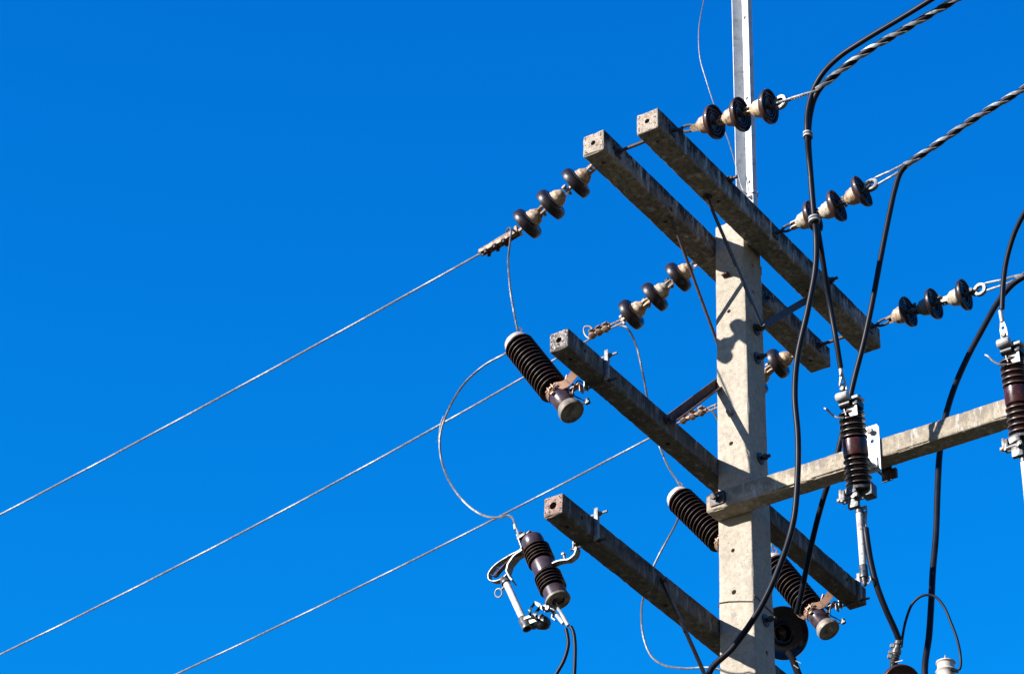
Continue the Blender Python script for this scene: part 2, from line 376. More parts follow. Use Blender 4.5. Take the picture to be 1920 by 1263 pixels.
# ---------------------------------------------------------------- concrete members
def axis_samples(h, r, step):
    inner = h - r; n = max(2, int(2 * inner / step))
    return [-h, -h + r * .35, -h + r * .7] + [-inner + 2 * inner * i / n for i in range(n + 1)] + [h - r * .7, h - r * .35, h]
def rounded_beam(size, rad, step, wear=.004, seed=0, taper=None):
    """box grid pulled on to rounded edges, worn by noise"""
    hs_ = [s / 2 for s in size]; S = [axis_samples(h, rad, st) for h, st in zip(hs_, step)]
    bm = bmesh.new(); idx = {}
    def vert(i, j, k):
        key = (i, j, k)
        if key not in idx:
            p = Vector((S[0][i], S[1][j], S[2][k]))
            q = Vector([max(-(hs_[a] - rad), min(hs_[a] - rad, p[a])) for a in range(3)])
            d = p - q; out = sum(abs(x) > 1e-6 for x in d)
            if out >= 2: d = d.normalized() * rad
            p = q + d
            big = noise.noise(p * 9 + Vector((seed, 3, 7))); fine = noise.noise(p * 45 + Vector((seed, 1, 2)))
            nrm = d.normalized() if d.length > 0 else Vector((0, 0, 0))
            p = p - nrm * (.0008 * (1 + fine) + (wear * max(0, fine * .7 + big * .8) if out >= 2 else 0))
            if taper: p = taper(p)
            idx[key] = bm.verts.new(p)
        return idx[key]
    L = [len(s) for s in S]
    for ax in range(3):
        a, b = [x for x in range(3) if x != ax]
        for side in (0, L[ax] - 1):
            for i in range(L[a] - 1):
                for j in range(L[b] - 1):
                    ks = []
                    for (di, dj) in ((0, 0), (1, 0), (1, 1), (0, 1)):
                        k = [0, 0, 0]; k[ax] = side; k[a] = i + di; k[b] = j + dj; ks.append(vert(*k))
                    bm.faces.new(ks)
    bmesh.ops.recalc_face_normals(bm, faces=bm.faces); return bm
def drill(bm, holes, name):
    """holes: (centre, axis, radius, depth) cut for real"""
    me = bpy.data.meshes.new(name); bm.to_mesh(me); bm.free()
    if not holes: return me
    o = bpy.data.objects.new('tmp', me); scene.collection.objects.link(o)
    mb = MB()
    for (c, ax, r, dep) in holes:
        c = Vector(c); a = Vector(ax).normalized()
        mb.lathe([(r * 1.12, -.01), (r, .004), (r * .9, dep)], frame(c, c + a), 14)
    cm = bpy.data.meshes.new('cut'); cm.from_pydata(mb.v, [], mb.f)
    cb = bmesh.new(); cb.from_mesh(cm); bmesh.ops.recalc_face_normals(cb, faces=cb.faces); cb.to_mesh(cm); cb.free()
    c = bpy.data.objects.new('tmpc', cm); scene.collection.objects.link(c)
    md = o.modifiers.new('b', 'BOOLEAN'); md.object = c; md.operation = 'DIFFERENCE'; md.solver = 'EXACT'
    dg = bpy.context.evaluated_depsgraph_get()
    out = bpy.data.meshes.new_from_object(o.evaluated_get(dg)); out.name = name
    bpy.data.objects.remove(o); bpy.data.objects.remove(c); bpy.data.meshes.remove(cm)
    return out
def finish(me, name, mats, loc, sharp=35):
    me.materials.clear()
    for m in mats: me.materials.append(m)
    me.shade_smooth(); me.set_sharp_from_angle(angle=R(sharp))
    o = bpy.data.objects.new(name, me); o.location = loc; link(o); LOC[o.name] = Vector(loc); return o

# pole: top a little above z = 0, 16 cm square there and widening downward
PL = 10.75; PZ = 5.3
def ptaper(p):
    z = p.z - PZ; k = (.081 + .0048 * -z) / .081
    return Vector((p.x * k, p.y * k, p.z))
holes = []
for z, y, r in ((-.086, -.004, .009), (-.454, -.010, .010), (-1.201, -.011, .011), (-1.775, -.012, .010), (-1.992, -.011, .012), (-2.5, -.01, .011)):
    holes.append(((.083 - .0048 * z, y, z + PZ), (-1, 0, 0), r, .05))
for z, r in ((-.172, .009), (-.328, .009), (-2.282, .012)):
    holes.append(((.004 - (.02 if z < -1 else 0), .083 - .0048 * z, z + PZ), (0, -1, 0), r, .05))
pbm = rounded_beam((.162, .162, PL), .007, (.02, .02, .035), .004, 3, ptaper)
pole_mesh = drill(pbm, holes, 'concrete_pole')
pole = finish(pole_mesh, 'concrete_pole', [M_POLE], (0, 0, -PZ))
describe(pole, 'tall square tapered concrete pole carrying all the crossarms', 'utility pole')

def crossarm(label, x1, x2, y0, z0, sec, mat, endmat, seed, hole_list, end_hole=.013, group='concrete crossarms bolted to the pole'):
    L = x1 - x2; c = Vector(((x1 + x2) / 2, y0 - sec / 2, z0 + sec / 2))
    bm = rounded_beam((L, sec, sec), .009, (.02, .02, .02), .006, seed)
    hs2 = [((L / 2, 0, 0), (-1, 0, 0), end_hole, .05)]
    for a_, b_ in ((.33, .36), (.36, .27), (-.33, .36), (-.36, .28), (.34, -.35), (.36, -.25), (-.34, -.34), (-.37, -.24), (.37, .05), (-.36, .02)):
        hs2.append(((L / 2, a_ * sec, b_ * sec), (-1, 0, 0), .0032, .006))
    for kind, x, r in hole_list:
        if kind == 'u': hs2.append(((x - c.x, 0, -sec / 2), (0, 0, 1), r, .05))
        else: hs2.append(((x - c.x, sec / 2, 0), (0, -1, 0), r, .05))
    me = drill(bm, hs2, 'crossarm')
    o = finish(me, 'crossarm', [mat, endmat], c)
    for p in me.polygons:
        if abs(p.normal.x) > .75 and abs(p.center.x) > L / 2 - .012: p.material_index = 1
    return describe(o, label, 'crossarm', group)
uh = [('u', x, .011) for x in (.975, .43, -.43, -.975)]
armA = crossarm('rear one of the two top crossarms, passing behind the pole', 1.067, -1.085, -.089, -.087, .12, M_ARM, M_END_TOP, 1, uh + [('s', .98, .011)])
armB = crossarm('front one of the two top crossarms, passing in front of the pole top', 1.070, -1.070, .209, -.087, .12, M_ARM, M_END_TOP, 2, uh)
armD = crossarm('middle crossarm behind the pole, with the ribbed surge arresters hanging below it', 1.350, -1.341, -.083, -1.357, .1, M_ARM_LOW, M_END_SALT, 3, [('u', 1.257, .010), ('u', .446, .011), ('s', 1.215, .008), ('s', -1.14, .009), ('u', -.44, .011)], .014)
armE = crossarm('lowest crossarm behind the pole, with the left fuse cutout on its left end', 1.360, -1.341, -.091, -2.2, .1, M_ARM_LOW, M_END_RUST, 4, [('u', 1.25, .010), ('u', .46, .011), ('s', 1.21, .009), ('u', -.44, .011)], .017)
# the arm that runs the other way, toward the right of the picture
def arm_c():
    y1, y2, s = -.097, 2.62, .1
    c = Vector((.183 - s / 2 + .006, (y1 + y2) / 2, -1.605 + s / 2)); L = y2 - y1
    bm = rounded_beam((s, L, s), .010, (.02, .015, .02), .012, 9)
    for v in bm.verts:       # the near end is cast with rounded corners
        e = v.co.y + L / 2
        if e < .03: k = .72 + .28 * math.sqrt(max(0, 1 - (1 - e / .03) ** 2)); v.co.x *= k; v.co.z *= k
    me = drill(bm, [((s / 2, 1.6 - c.y, 0), (-1, 0, 0), .01, .05)], 'crossarm')
    o = finish(me, 'crossarm', [M_ARM_C], c)
    return describe(o, 'sunlit pale crossarm running right from the pole, carrying the oxblood cutouts', 'crossarm')
armC = arm_c()

# bolts through the pole, parts of the pole
def pole_bolt(p, axis, washer=.028, plate=False, L=.03):
    mb = MB(); p = Vector(p); a = Vector(axis)
    if plate: mb.box(p + a * .003, (.006 if a.x else .07, .006 if a.y else .07, .07), None, .001)
    else: mb.lathe([(.01, 0), (washer, 0), (washer, .004), (.01, .004)], frame(p, p + a), 24)
    mb.bolt(p + a * .02, -a, .009, .015, .017, .014)
    mb.lathe([(.009, .0), (.009, L + .02), (.006, L + .023)], frame(p, p + a), 10)
    return build('bolt', mb, M_DARKSTEEL, pole)
for z in (-.543, -.706, -1.267, -2.121): pole_bolt((-.008, .083 - .0048 * z, z), (0, 1, 0), .03)
mb = MB(); z = -1.036; mb.lathe([(.006, 0), (.018, 0), (.018, .006), (.011, .008), (.011, .022), (.007, .03)], frame((.0835 - .0048 * z, -.011, z), (1.0835 - .0048 * z, -.011, z)), 16)
build('bolt', mb, M_GALV, pole)
mb = MB(); mb.strip([(.078, -.015, -.252), (.10, -.018, -.240), (.108, -.02, -.246)], .035, .006, (0, 1, .15))
build('bracket_stub', mb, M_RUST, pole)
# square washer and nut on the long arm, with a curled tab below
mb = MB(); mb.box((.193, -.03, -1.549), (.006, .07, .066), None, .001); mb.bolt((.212, -.03, -1.549), (-1, 0, 0), .009, .02, .018, .014)
mb.lathe([(.009, 0), (.009, .028)], frame((.2, -.03, -1.549), (1.2, -.03, -1.549)), 10)
mb.box((.2, .012, -1.553), (.014, .012, .05), None, .002)
LOC[armC.name] = Vector(armC.location)
build('bolt', mb, M_DARKSTEEL, armC)

# ---------------------------------------------------------------- rods joining the two top arms
for x, zz, lab in ((.95, -.03, 'rusty rod between the upper left ends of the two top crossarms'), (-.95, -.03, 'rusty rod between the lower right ends of the two top crossarms')):
    o = thing('tie_rod', lab, 'rod', (x, 0, zz), 'rods joining the two top crossarms')
    mb = MB(); mb.tube([(x, -.225, zz), (x, .225, zz)], .0085, 12); build('shank', mb, M_RUST, o)
    for y, a in ((-.089, 1), (.089, -1)):
        mb = MB(); mb.box((x, y + a * .003, zz), (.055, .005, .055), None, .001); mb.lathe([(0, 0), (.017, 0), (.017, .014), (0, .014)], frame((x, y + a * .006, zz), (x, y + a, zz)), 6)
        build('nut', mb, M_DARKSTEEL, o)

# ---------------------------------------------------------------- braces
def brace(label, p0, p1, w, t, wdir, mat, bolt_dir=(0, 1, 0), angle_iron=False):
    p0 = Vector(p0); p1 = Vector(p1)
    o = thing('crossarm_brace', label, 'brace', p0, 'steel braces under the crossarms')
    d = (p1 - p0).normalized(); mb = MB().strip([p0 - d * .02, p1 + d * .02], w, t, wdir)
    if angle_iron:
        wd = Vector(wdir).normalized(); n = d.cross((wd - d * wd.dot(d)).normalized())
        mb.strip([p0 - wd * w * .5 + n * w * .45, p1 - wd * w * .5 + n * w * .45], w * .9, t, n)
    build('bar', mb, mat, o)
    for p in (p0, p1):
        mb = MB(); a = Vector(bolt_dir); mb.bolt(p + a * (t / 2 + .008), -a, .007, .03, .013, .01); build('bolt', mb, M_DARKSTEEL, o)
    return o
zf = -.543
brace('thin dark flat brace crossing in front of the pole under the front top crossarm', (.50, .125, -.092), (.0, .122, zf), .026, .006, (1, 0, 0), M_DARKSTEEL)
brace('short dark brace rising right from the pole to the front top crossarm', (-.485, .125, -.092), (.0, .112, zf), .034, .006, (0, 0, 1), M_DARKSTEEL)
brace('thin rusty brace falling from the rear top crossarm to the left side of the pole', (.47, -.105, -.06), (.0, -.103, -.62), .022, .006, (1, 0, 0), M_RUST)
brace('dark brace half hidden behind the pole under the rear top crossarm', (-.42, -.083, -.05), (-.05, -.094, zf + .03), .03, .006, (0, 0, 1), M_DARKSTEEL)
brace('rusty angle brace rising from the middle crossarm to the left side of the pole', (.545, -.073, -1.30), (.04, -.094, -.80), .040, .006, (.7, 0, .7), M_RUST, angle_iron=True)
brace('dark brace falling steeply from the lowest crossarm to the pole', (.575, -.083, -2.15), (.10, -.100, -2.53), .024, .008, (1, 0, 0), M_DARKSTEEL)

# stub bolts poking up from the front top arm
for x, lab in ((.43, 'rusty bolt stub on the front top crossarm left of the mast'), (-.545, 'dark bolt stub on the front top crossarm right of the pole')):
    o = thing('bolt_stub', lab, 'bolt', (x, .209, .02), 'bolt stubs on the front top crossarm')
    mb = MB(); mb.box((x, .213, .018), (.04, .005, .026), None, .001); mb.tube([(x, .20, .02), (x, .252, .022)], .008, 10)
    build('shank', mb, M_DARKSTEEL, o)
    mb = MB(); mb.lathe([(0, 0), (.015, 0), (.015, .013), (0, .013)], frame((x, .216, .02), (x, 1.2, .022)), 6); build('nut', mb, M_RUST, o)

# ---------------------------------------------------------------- galvanised mast
def mast():
    V = Vector((-0.1500, -0.0263, 1.6688)); x, y = V.x, V.y
    V2 = Vector((-0.1500, -0.0261, 0.4802)); x = (V.x + V2.x) / 2; y = (V.y + V2.y) / 2
    o = thing('steel_mast', 'bright galvanised channel mast rising above the pole top', 'mast', (x, y, -.5))
    a1 = R(-30); a2 = R(60)
    e1 = Vector((math.cos(a1), math.sin(a1), 0)); e2 = Vector((math.cos(a2), math.sin(a2), 0))
    t = .005; A = .062; B = .100; C = .024
    pts = [(A, 0), (0, 0), (0, B), (C, B), (C, B - t), (t, B - t), (t, t), (A, t)]
    # profile in (e1, e2); extruded in z
    vs = []; zs = [-.5 + i * .25 for i in range(20)]
    for z in zs:
        for (p, q) in pts: w = Vector((x, y, z)) + e1 * p + e2 * q; vs.append(tuple(w))
    n = len(pts); fs = []
    for i in range(len(zs) - 1):
        for k in range(n): fs.append((i * n + k, i * n + (k + 1) % n, (i + 1) * n + (k + 1) % n, (i + 1) * n + k))
    fs.append(tuple(range(n))); fs.append(tuple((len(zs) - 1) * n + k for k in range(n)))
    mb = MB(); mb.v = vs; mb.f = fs; ob = build('channel', mb, M_MAST, o, sharp=30)
    for z, q in ((.985, .035), (1.52, .035), (.45, .035)):
        mb = MB(); c = Vector((x, y, z)) + e2 * q + e1 * (t + .001)
        mb.lathe([(0, -.001), (.009, -.001), (.009, .0006), (0, .0006)], frame(c, c + e1), 16); build('bolt_hole_disc', mb, M_HOLE, o)  # flat dark disc, the shade of a hole put into its colour
    c = Vector((x, y, .34)) + e2 * .075 + e1 * .01
    mb = MB(); mb.box(c, (.03, .045, .02)); mb.tube([c + Vector((0, -.03, 0)), c + Vector((0, .03, .004))], .006, 8); mb.bolt(c + Vector((.022, .012, 0)), (-1, 0, 0), .005, .02, .011, .009)
    build('clamp', mb, M_GALV, o)
    # bolts that fix it to the pole head
    for z in (-.12, -.35):
        mb = MB(); mb.box((-.10, 0, z), (.05, .12, .05)); build('fixing_block', mb, M_GALV, o)
mast()

# ---------------------------------------------------------------- disc insulators
def disc_meshes():
    shed = MB().lathe([(.030, .040), (.036, .050), (.046, .054), (.060, .052), (.072, .056), (.080, .066), (.0828, .078), (.0828, .090), (.080, .100), (.0755, .103), (.0715, .096),
        (.069, .082), (.064, .079), (.0605, .083), (.0595, .098), (.0555, .098), (.0545, .082), (.050, .078), (.0455, .082), (.0445, .096), (.0405, .096), (.0395, .080), (.033, .076), (.020, .078), (.012, .086), (0, .086)], None, 48)
    thin = MB().lathe([(.030, .040), (.036, .054), (.046, .060), (.060, .066), (.072, .073), (.0795, .081), (.0825, .090), (.0815, .098), (.0765, .100), (.0725, .094),
        (.070, .086), (.064, .083), (.0605, .086), (.0595, .094), (.0555, .094), (.0545, .086), (.050, .083), (.0455, .086), (.0445, .093), (.0405, .093), (.0395, .085), (.033, .082), (.020, .082), (.012, .086), (0, .086)], None, 48)
    cap = MB().lathe([(0, -.002), (.017, -.002), (.024, .003), (.029, .010), (.034, .018), (.0385, .022), (.0405, .030), (.041, .040), (.0440, .044), (.0445, .058), (.041, .061), (.03, .060), (0, .06)], None, 32)
    for s_ in (-1, 1): cap.plate([(-.016, .02), (.016, .02), (.015, -.024), (.009, -.033), (-.009, -.033), (-.015, -.024)], .007, Matrix.Translation((0, s_ * .013, 0)) @ Matrix.Rotation(R(90), 4, 'X'))
    pin = MB().lathe([(0, .078), (.013, .078), (.012, .10), (.010, .115), (0, .115)], None, 14)
    pin.plate([(-.011, .108), (.011, .108), (.012, .132), (.008, .143), (-.008, .143), (-.012, .132)], .010, Matrix.Rotation(R(90), 4, 'X'))
    pin.tube([(-.0, -.025, .134), (0, .025, .134)], .007, 12)
    pin.lathe([(0, -.004), (.012, -.004), (.012, .006), (0, .006)], frame((0, -.024, .134), (0, -1, .134)), 6)
    return shed, thin, cap, pin
SHED, THIN, CAP, PIN = disc_meshes()
def raw_mesh(name, mb, mat, sharp=40):
    me = bpy.data.meshes.new(name); me.from_pydata(mb.v, [], mb.f)
    bm = bmesh.new(); bm.from_mesh(me); bmesh.ops.recalc_face_normals(bm, faces=bm.faces); bm.to_mesh(me); bm.free()
    me.shade_smooth(); me.set_sharp_from_angle(angle=R(sharp)); me.materials.append(mat); return me
me_shed = {k: raw_mesh('porcelain_disc', g, m) for k, g, m in (('plum', SHED, M_GLAZE), ('maroon', THIN, M_GLAZE_DISC), ('dark', THIN, M_GLAZE))}
me_cap = {k: raw_mesh('cap', CAP, m) for k, m in (('cream', M_CAP), ('white', M_CAPW), ('grey', M_CAPD))}
me_pin = raw_mesh('pin', PIN, M_CAP); me_pin_d = raw_mesh('pin', PIN, M_CAST)
def insulator_string(label, eye, centres, glazed, caps, group, roll=0, pinm=None):
    """centres: where each porcelain disc sits"""
    eye = Vector(eye); o = thing('insulator_string', label, 'insulator string', eye, group)
    C = [Vector(c) for c in centres]; n = len(C); ends = []
    for i in range(n):
        a = C[i - 1] if i else C[0] * 2 - C[1]; b = C[i + 1] if i < n - 1 else C[-1] * 2 - C[-2]
        if i == 0: a = eye
        dr = (b - C[i]).normalized() * .5 + (C[i] - a).normalized() * .5 + Vector((random.uniform(-.05, .05), random.uniform(-.05, .05), random.uniform(-.05, .05))); dr.normalize()
        org = C[i] - dr * .080
        M = frame(org - eye, org - eye + dr) @ Matrix.Rotation(roll + i * .35, 4, 'Z')
        s_ = bpy.data.objects.new('porcelain_disc', me_shed[glazed]); s_.matrix_local = M; link(s_, o); s_.matrix_local = M
        cp = bpy.data.objects.new('cap', me_cap[caps[i]]); link(cp, s_)
        pn = bpy.data.objects.new('pin', pinm or me_pin); link(pn, s_)
        ends.append(org + dr * .136); 
        if i == 0: first = org - dr * .02; 
        last = dr
    return o, first, ends[-1], last
def eye_bolt(o, face, first, mat):
    mb = MB(); face = Vector(face); d = (first - face)
    if d.length > .03:
        mb.tube([face - d.normalized() * .03, face + d * .45], .009, 10)
        c = face + d * .72; ring = []
        for k in range(14):
            a = 2 * math.pi * k / 14; dn = d.normalized(); up = Vector((0, 0, 1)); up = (up - dn * up.dot(dn)).normalized()
            ring.append(c + dn * math.cos(a) * d.length * .34 + up * math.sin(a) * .017)
        mb.tube(ring, .007, 8, closed=True)
    mb.box(face, (.05, .006, .05), None, .001)
    build('eye_bolt', mb, mat, o)

GL = 'insulator strings toward the bare wires on the left'
LC = {1: ([(0.9500, -0.3191, -0.1167), (0.9500, -0.4589, -0.1855), (0.9500, -0.5905, -0.2455)], (.95, -.212, -.045)),
      2: ([(0.0000, -0.3394, -0.0770), (0.0000, -0.4754, -0.1444), (0.0000, -0.6119, -0.1992)], (0, -.212, -.03)),
      3: ([(-0.9500, -0.3239, -0.0540), (-0.9500, -0.4583, -0.1180), (-0.9500, -0.5991, -0.1637)], (-.95, -.212, -.03))}
strL = {}
for k, lab in ((1, 'three dark discs with cream caps at the upper left end of the rear top crossarm'),
               (2, 'three dark discs with cream caps just left of the pole top'),
               (3, 'dark disc string partly hidden behind the right side of the pole')):
    c, face = LC[k]; o, first, end, dr = insulator_string(lab, face, c, 'plum', ['cream', 'white' if k == 2 else 'cream', 'cream'], GL, roll=.4 * k)
    eye_bolt(o, face, first, M_CAP); strL[k] = (o, end, dr)
GR = 'insulator strings toward the wrapped cables on the right'
RC = {1: ([(0.9500, 0.4277, -0.0751), (0.9500, 0.5662, -0.0908), (0.9500, 0.7144, -0.1080)], (.95, .212, -.03)),
      2: ([(0.0000, 0.4095, -0.0134), (0.0000, 0.5415, -0.0023), (0.0000, 0.6792, 0.0282)], (0, .212, -.03)),
      3: ([(-0.9500, 0.4196, -0.0142), (-0.9500, 0.5632, -0.0189), (-0.9500, 0.7318, -0.0270)], (-.95, .212, -.03))}
strR = {}
for k, lab, cp in ((1, 'three maroon discs with cream caps in front of the steel mast', ['cream', 'cream', 'cream']),
               (2, 'three maroon discs right of the pole top, a black cable hanging across the first', ['white', 'white', 'cream']),
               (3, 'three dark discs at the lower right end of the front top crossarm, middle cap grey', ['cream', 'grey', 'white'])):
    c, face = RC[k]; o, first, end, dr = insulator_string(lab, face, c, 'maroon' if k < 3 else 'dark', cp, GR, roll=.8 * k, pinm=me_pin_d)
    eye_bolt(o, face, first, M_DARKSTEEL); strR[k] = (o, end, dr)

# bolted strain clamp: left wire 1
def clamp_one(o, a, b, wire_dir):
    """long channel clamp with U-bolts, from a (pin end) to b (mouth)"""
    a = Vector(a); b = Vector(b); d = (b - a); L = d.length; M = frame(a, b, (0, 0, 1))   # x up, y side, z along
    mb = MB()
    for sy in (-1, 1):
        mb.plate([(-.012, 0), (.014, 0), (.016, L * .5), (.010, L), (-.004, L + .012), (-.014, L * .8), (-.016, L * .4)], .006, M @ Matrix.Translation((0, sy * .015, 0)) @ Matrix(((1, 0, 0, 0), (0, 0, -1, 0), (0, 1, 0, 0), (0, 0, 0, 1))))
    mb.box(M @ Vector((.010, 0, L * .55)), (.008, .036, L * .95), M.to_3x3().to_4x4())
    mb.lathe([(0, 0), (.011, 0), (.014, .02), (.013, .05), (0, .05)], M, 12)
    for h in (.30, .52, .78): mb.lathe([(0, L * h - .016), (.013, L * h - .014), (.0185, L * h - .004), (.0185, L * h + .006), (.012, L * h + .016), (0, L * h + .018)], M @ Matrix.Translation((.004, 0, 0)), 12)
    build('clamp_body', mb, M_CLAMP, o)
    for h in (.38, .62, .86):
        mb = MB(); q = M @ Vector((-.004, 0, L * h))
        for sy in (-1, 1):
            p = M @ Vector((.014, sy * .012, L * h)); e = M @ Vector((-.030, sy * .012, L * h)); mb.tube([p, e], .0045, 8)
            mb.lathe([(0, 0), (.0105, 0), (.0105, .010), (0, .010)], frame(M @ Vector((-.018, sy * .012, L * h)), e), 6)
        mb.box(M @ Vector((-.012, 0, L * h)), (.008, .044, .022), M.to_3x3().to_4x4()); build('u_bolt', mb, M_RUST, o)
def clamp_knobs(o, a, b):
    """open link followed by three fat bolted keepers"""
    a = Vector(a); b = Vector(b); M = frame(a, b, (0, 0, 1)); L = (b - a).length; mb = MB()
    for sx in (-1, 1): mb.tube([M @ Vector((sx * .011, 0, 0)), M @ Vector((sx * .011, 0, L * .42))], .0045, 8)
    for h in (.02, .2, .42): mb.tube([M @ Vector((-.013, 0, L * h)), M @ Vector((.013, 0, L * h))], .0045, 8)
    mb.lathe([(0, L * .40), (.012, L * .40), (.014, L * .5), (.012, L), (.009, L * 1.04)], M, 14); build('link', mb, M_CLAMP, o)
    for h in (.52, .74, .96):
        mb = MB(); q = M @ Vector((.004, 0, L * h)); K_ = Matrix.Scale(1.3, 4)
        mb.lathe([(0, -.026), (.012, -.024), (.015, -.014), (.012, -.008), (.012, .010), (.016, .014), (.014, .026), (0, .028)], frame(q, M @ Vector((.6, .45, L * h))) @ K_, 14); 
        mb.lathe([(0, -.022), (.012, -.022), (.012, -.010), (.008, -.010), (.008, .012), (0, .014)], frame(q, M @ Vector((-.5, .6, L * h))) @ K_, 6); build('keeper', mb, M_CLAMP, o)
p = (0.9500, -0.8507, -0.3150); clamp_one(strL[1][0], strL[1][1], p, None)
p2 = (0.0000, -0.8433, -0.2421); clamp_knobs(strL[2][0], strL[2][1], p2)
mb = MB(); ring = [Vector((0.0000, -0.8341, -0.2230)), Vector((0.0000, -0.8565, -0.1826)), Vector((0.0000, -0.8882, -0.1741)), Vector((0.0000, -0.8911, -0.2021)), Vector((0.0000, -0.8717, -0.2413)), Vector((0.0000, -0.8495, -0.2559))]
mb.tube(spline(ring, 5), .004, 8); build('pigtail', mb, M_CAP, strL[2][0])
p3 = (-0.9500, -0.8985, -0.2047); clamp_knobs(strL[3][0], strL[3][1], p3)

# thimble clevis at the outer end of the right hand strings
def thimble(o, a, dr, ring_c):
    a = Vector(a); c = Vector(ring_c); M = frame(a, c, (1, 0, 0)); L = (c - a).length; mb = MB()
    for sy in (-1, 1): mb.tube([M @ Vector((sy * .014, 0, -.02)), M @ Vector((sy * .012, 0, L * .7))], .006, 8)
    build('clevis', mb, M_CAST, o)
    mb = MB(); ring = []
    for k in range(22):
        t = 2 * math.pi * k / 22; ring.append(M @ Vector((math.sin(t) * .004, math.sin(t) * .026, L + math.cos(t) * .026)))
    mb.tube(ring, .009, 10, closed=True)
    mb.lathe([(.020, -.010), (.034, -.010), (.028, 0), (.034, .010), (.020, .010)], frame(c, c + (M.to_3x3() @ Vector((1, 0, 0)))), 26, ring=True)
    build('thimble', mb, M_GALV, o)
RT = {1: (0.9500, 0.7866, -0.1114), 2: (0.0000, 0.7407, 0.0478), 3: (-0.9500, 0.8288, -0.0281)}
for k in (1, 2, 3): thimble(strR[k][0], strR[k][1], strR[k][2], RT[k])

# ---------------------------------------------------------------- bare line wires, left
def line_wire(label, pts, r=.0054):
    P = [Vector(p) for p in pts]
    # one smooth sag curve, carried on beyond the last point
    import numpy as np
    cf = np.polyfit([p.y for p in P], [p.z for p in P], 2); y0, y1 = P[0].y, P[-1].y
    P = [Vector((P[0].x, y0 + (y1 - y0) * i / 8, float(np.polyval(cf, y0 + (y1 - y0) * i / 8)))) for i in range(9)]
    d = (P[-1] - P[-2]).normalized(); s0 = d.z / d.y; y = P[-1].y; z = P[-1].z; x = P[-1].x; far = []
    s = s0
    for i in range(60):
        y -= .5; z -= s * .5; s -= .0045; far.append(Vector((x, y, z)))
    near = spline(P + far[:6], 10); n2 = resample(near, .03)
    o = thing('line_wire', label, 'power line', P[0], 'bare stranded wires running to the lower left')
    mb = MB().tube(resample(near, .1), r * .74, 8); strands(mb, near, 6, r * .66, r * .36, .087, 6)
    mb.tube([near[-1]] + far[6:], r, 6)
    build('strand', mb, M_ALU, o)
line_wire('uppermost bare stranded wire, running from the high left insulators to the left edge', [(0.9500, -0.8048, -0.3110), (0.9500, -0.8446, -0.3127), (0.9500, -1.2921, -0.3960), (0.9500, -1.7985, -0.4807), (0.9500, -2.7839, -0.6552), (0.9500, -3.8242, -0.8085)])
line_wire('middle bare stranded wire, passing behind the left arrester to the lower left corner', [(0.0000, -0.8496, -0.2462), (0.0000, -1.0483, -0.3088), (0.0000, -1.2554, -0.3534), (0.0000, -1.9057, -0.4874), (0.0000, -3.2011, -0.7175), (0.0000, -4.6602, -0.9428)])
line_wire('lowest bare stranded wire, passing above the left fuse cutout', [(-0.9500, -0.9018, -0.2068), (-0.9500, -1.1106, -0.2443), (-0.9500, -1.5743, -0.3402), (-0.9500, -2.0655, -0.4193), (-0.9500, -3.0830, -0.5898), (-0.9500, -4.2097, -0.7485)])

def jumper(label, pts, r=.0052, mat=None, tips=None, pitch=.07):
    o = thing('jumper_wire', label, 'wire', pts[0], 'thin bare jumper wires')
    sp = spline(pts, 10); mb = MB().tube(sp, r * .6, 6); strands(mb, sp, 6, r * .6, r * .42, pitch, 5)
    build('strand', mb, mat or M_OLDWIRE, o); return o
jumper('short bare jumper dropping from the upper left insulators to the left arrester top', [(0.950, -0.715, -0.262), (0.970, -0.686, -0.248), (0.985, -0.660, -0.271), (1.040, -0.625, -0.406), (1.085, -0.600, -0.544), (1.110, -0.574, -0.660), (1.120, -0.558, -0.747), (1.115, -0.534, -0.892), (1.100, -0.519, -0.992), (1.100, -0.506, -1.023)])
o = jumper('big looping bare jumper from the left arrester top round to the left fuse cutout', [(1.120, -0.541, -1.075), (1.100, -0.610, -1.073), (1.100, -0.715, -1.097), (1.100, -0.821, -1.161), (1.100, -0.900, -1.272), (1.100, -0.936, -1.380), (1.100, -0.932, -1.490), (1.100, -0.891, -1.622), (1.100, -0.822, -1.745), (1.100, -0.738, -1.846), (1.100, -0.659, -1.907), (1.100, -0.593, -1.931), (1.100, -0.550, -1.936), (1.100, -0.525, -1.960), (1.100, -0.512, -1.999)])
mb = MB()
for off in (0, 1): mb.tube(spline([(1.100, -0.905, -1.276), (1.100, -0.936, -1.332), (1.100, -0.950, -1.413), (1.100, -0.958, -1.418)] if off else [(1.100, -0.932, -1.490), (1.100, -0.944, -1.406), (1.100, -0.939, -1.331), (1.100, -0.925, -1.292)], 6), .0018, 5)
build('loose_strand', mb, M_OLDWIRE, o)
jumper('bare jumper passing behind the middle crossarm to the second arrester', [(0.000, -0.680, -0.244), (0.000, -0.640, -0.269), (-0.050, -0.625, -0.328), (-0.100, -0.616, -0.461), (-0.150, -0.626, -0.539), (-0.200, -0.621, -0.716), (-0.200, -0.567, -0.903), (-0.200, -0.520, -1.025), (-0.200, -0.484, -1.091), (-0.200, -0.452, -1.167)])
jumper('bare jumper curling low from the second arrester behind the lowest crossarm', [(-0.200, -0.465, -1.267), (-0.200, -0.480, -1.321), (-0.200, -0.535, -1.407), (-0.200, -0.591, -1.492), (-0.200, -0.648, -1.605), (-0.200, -0.681, -1.739), (-0.200, -0.673, -1.884), (-0.200, -0.626, -2.010), (-0.200, -0.551, -2.079), (-0.200, -0.445, -2.123), (-0.200, -0.317, -2.156), (-0.250, -0.206, -2.195)])
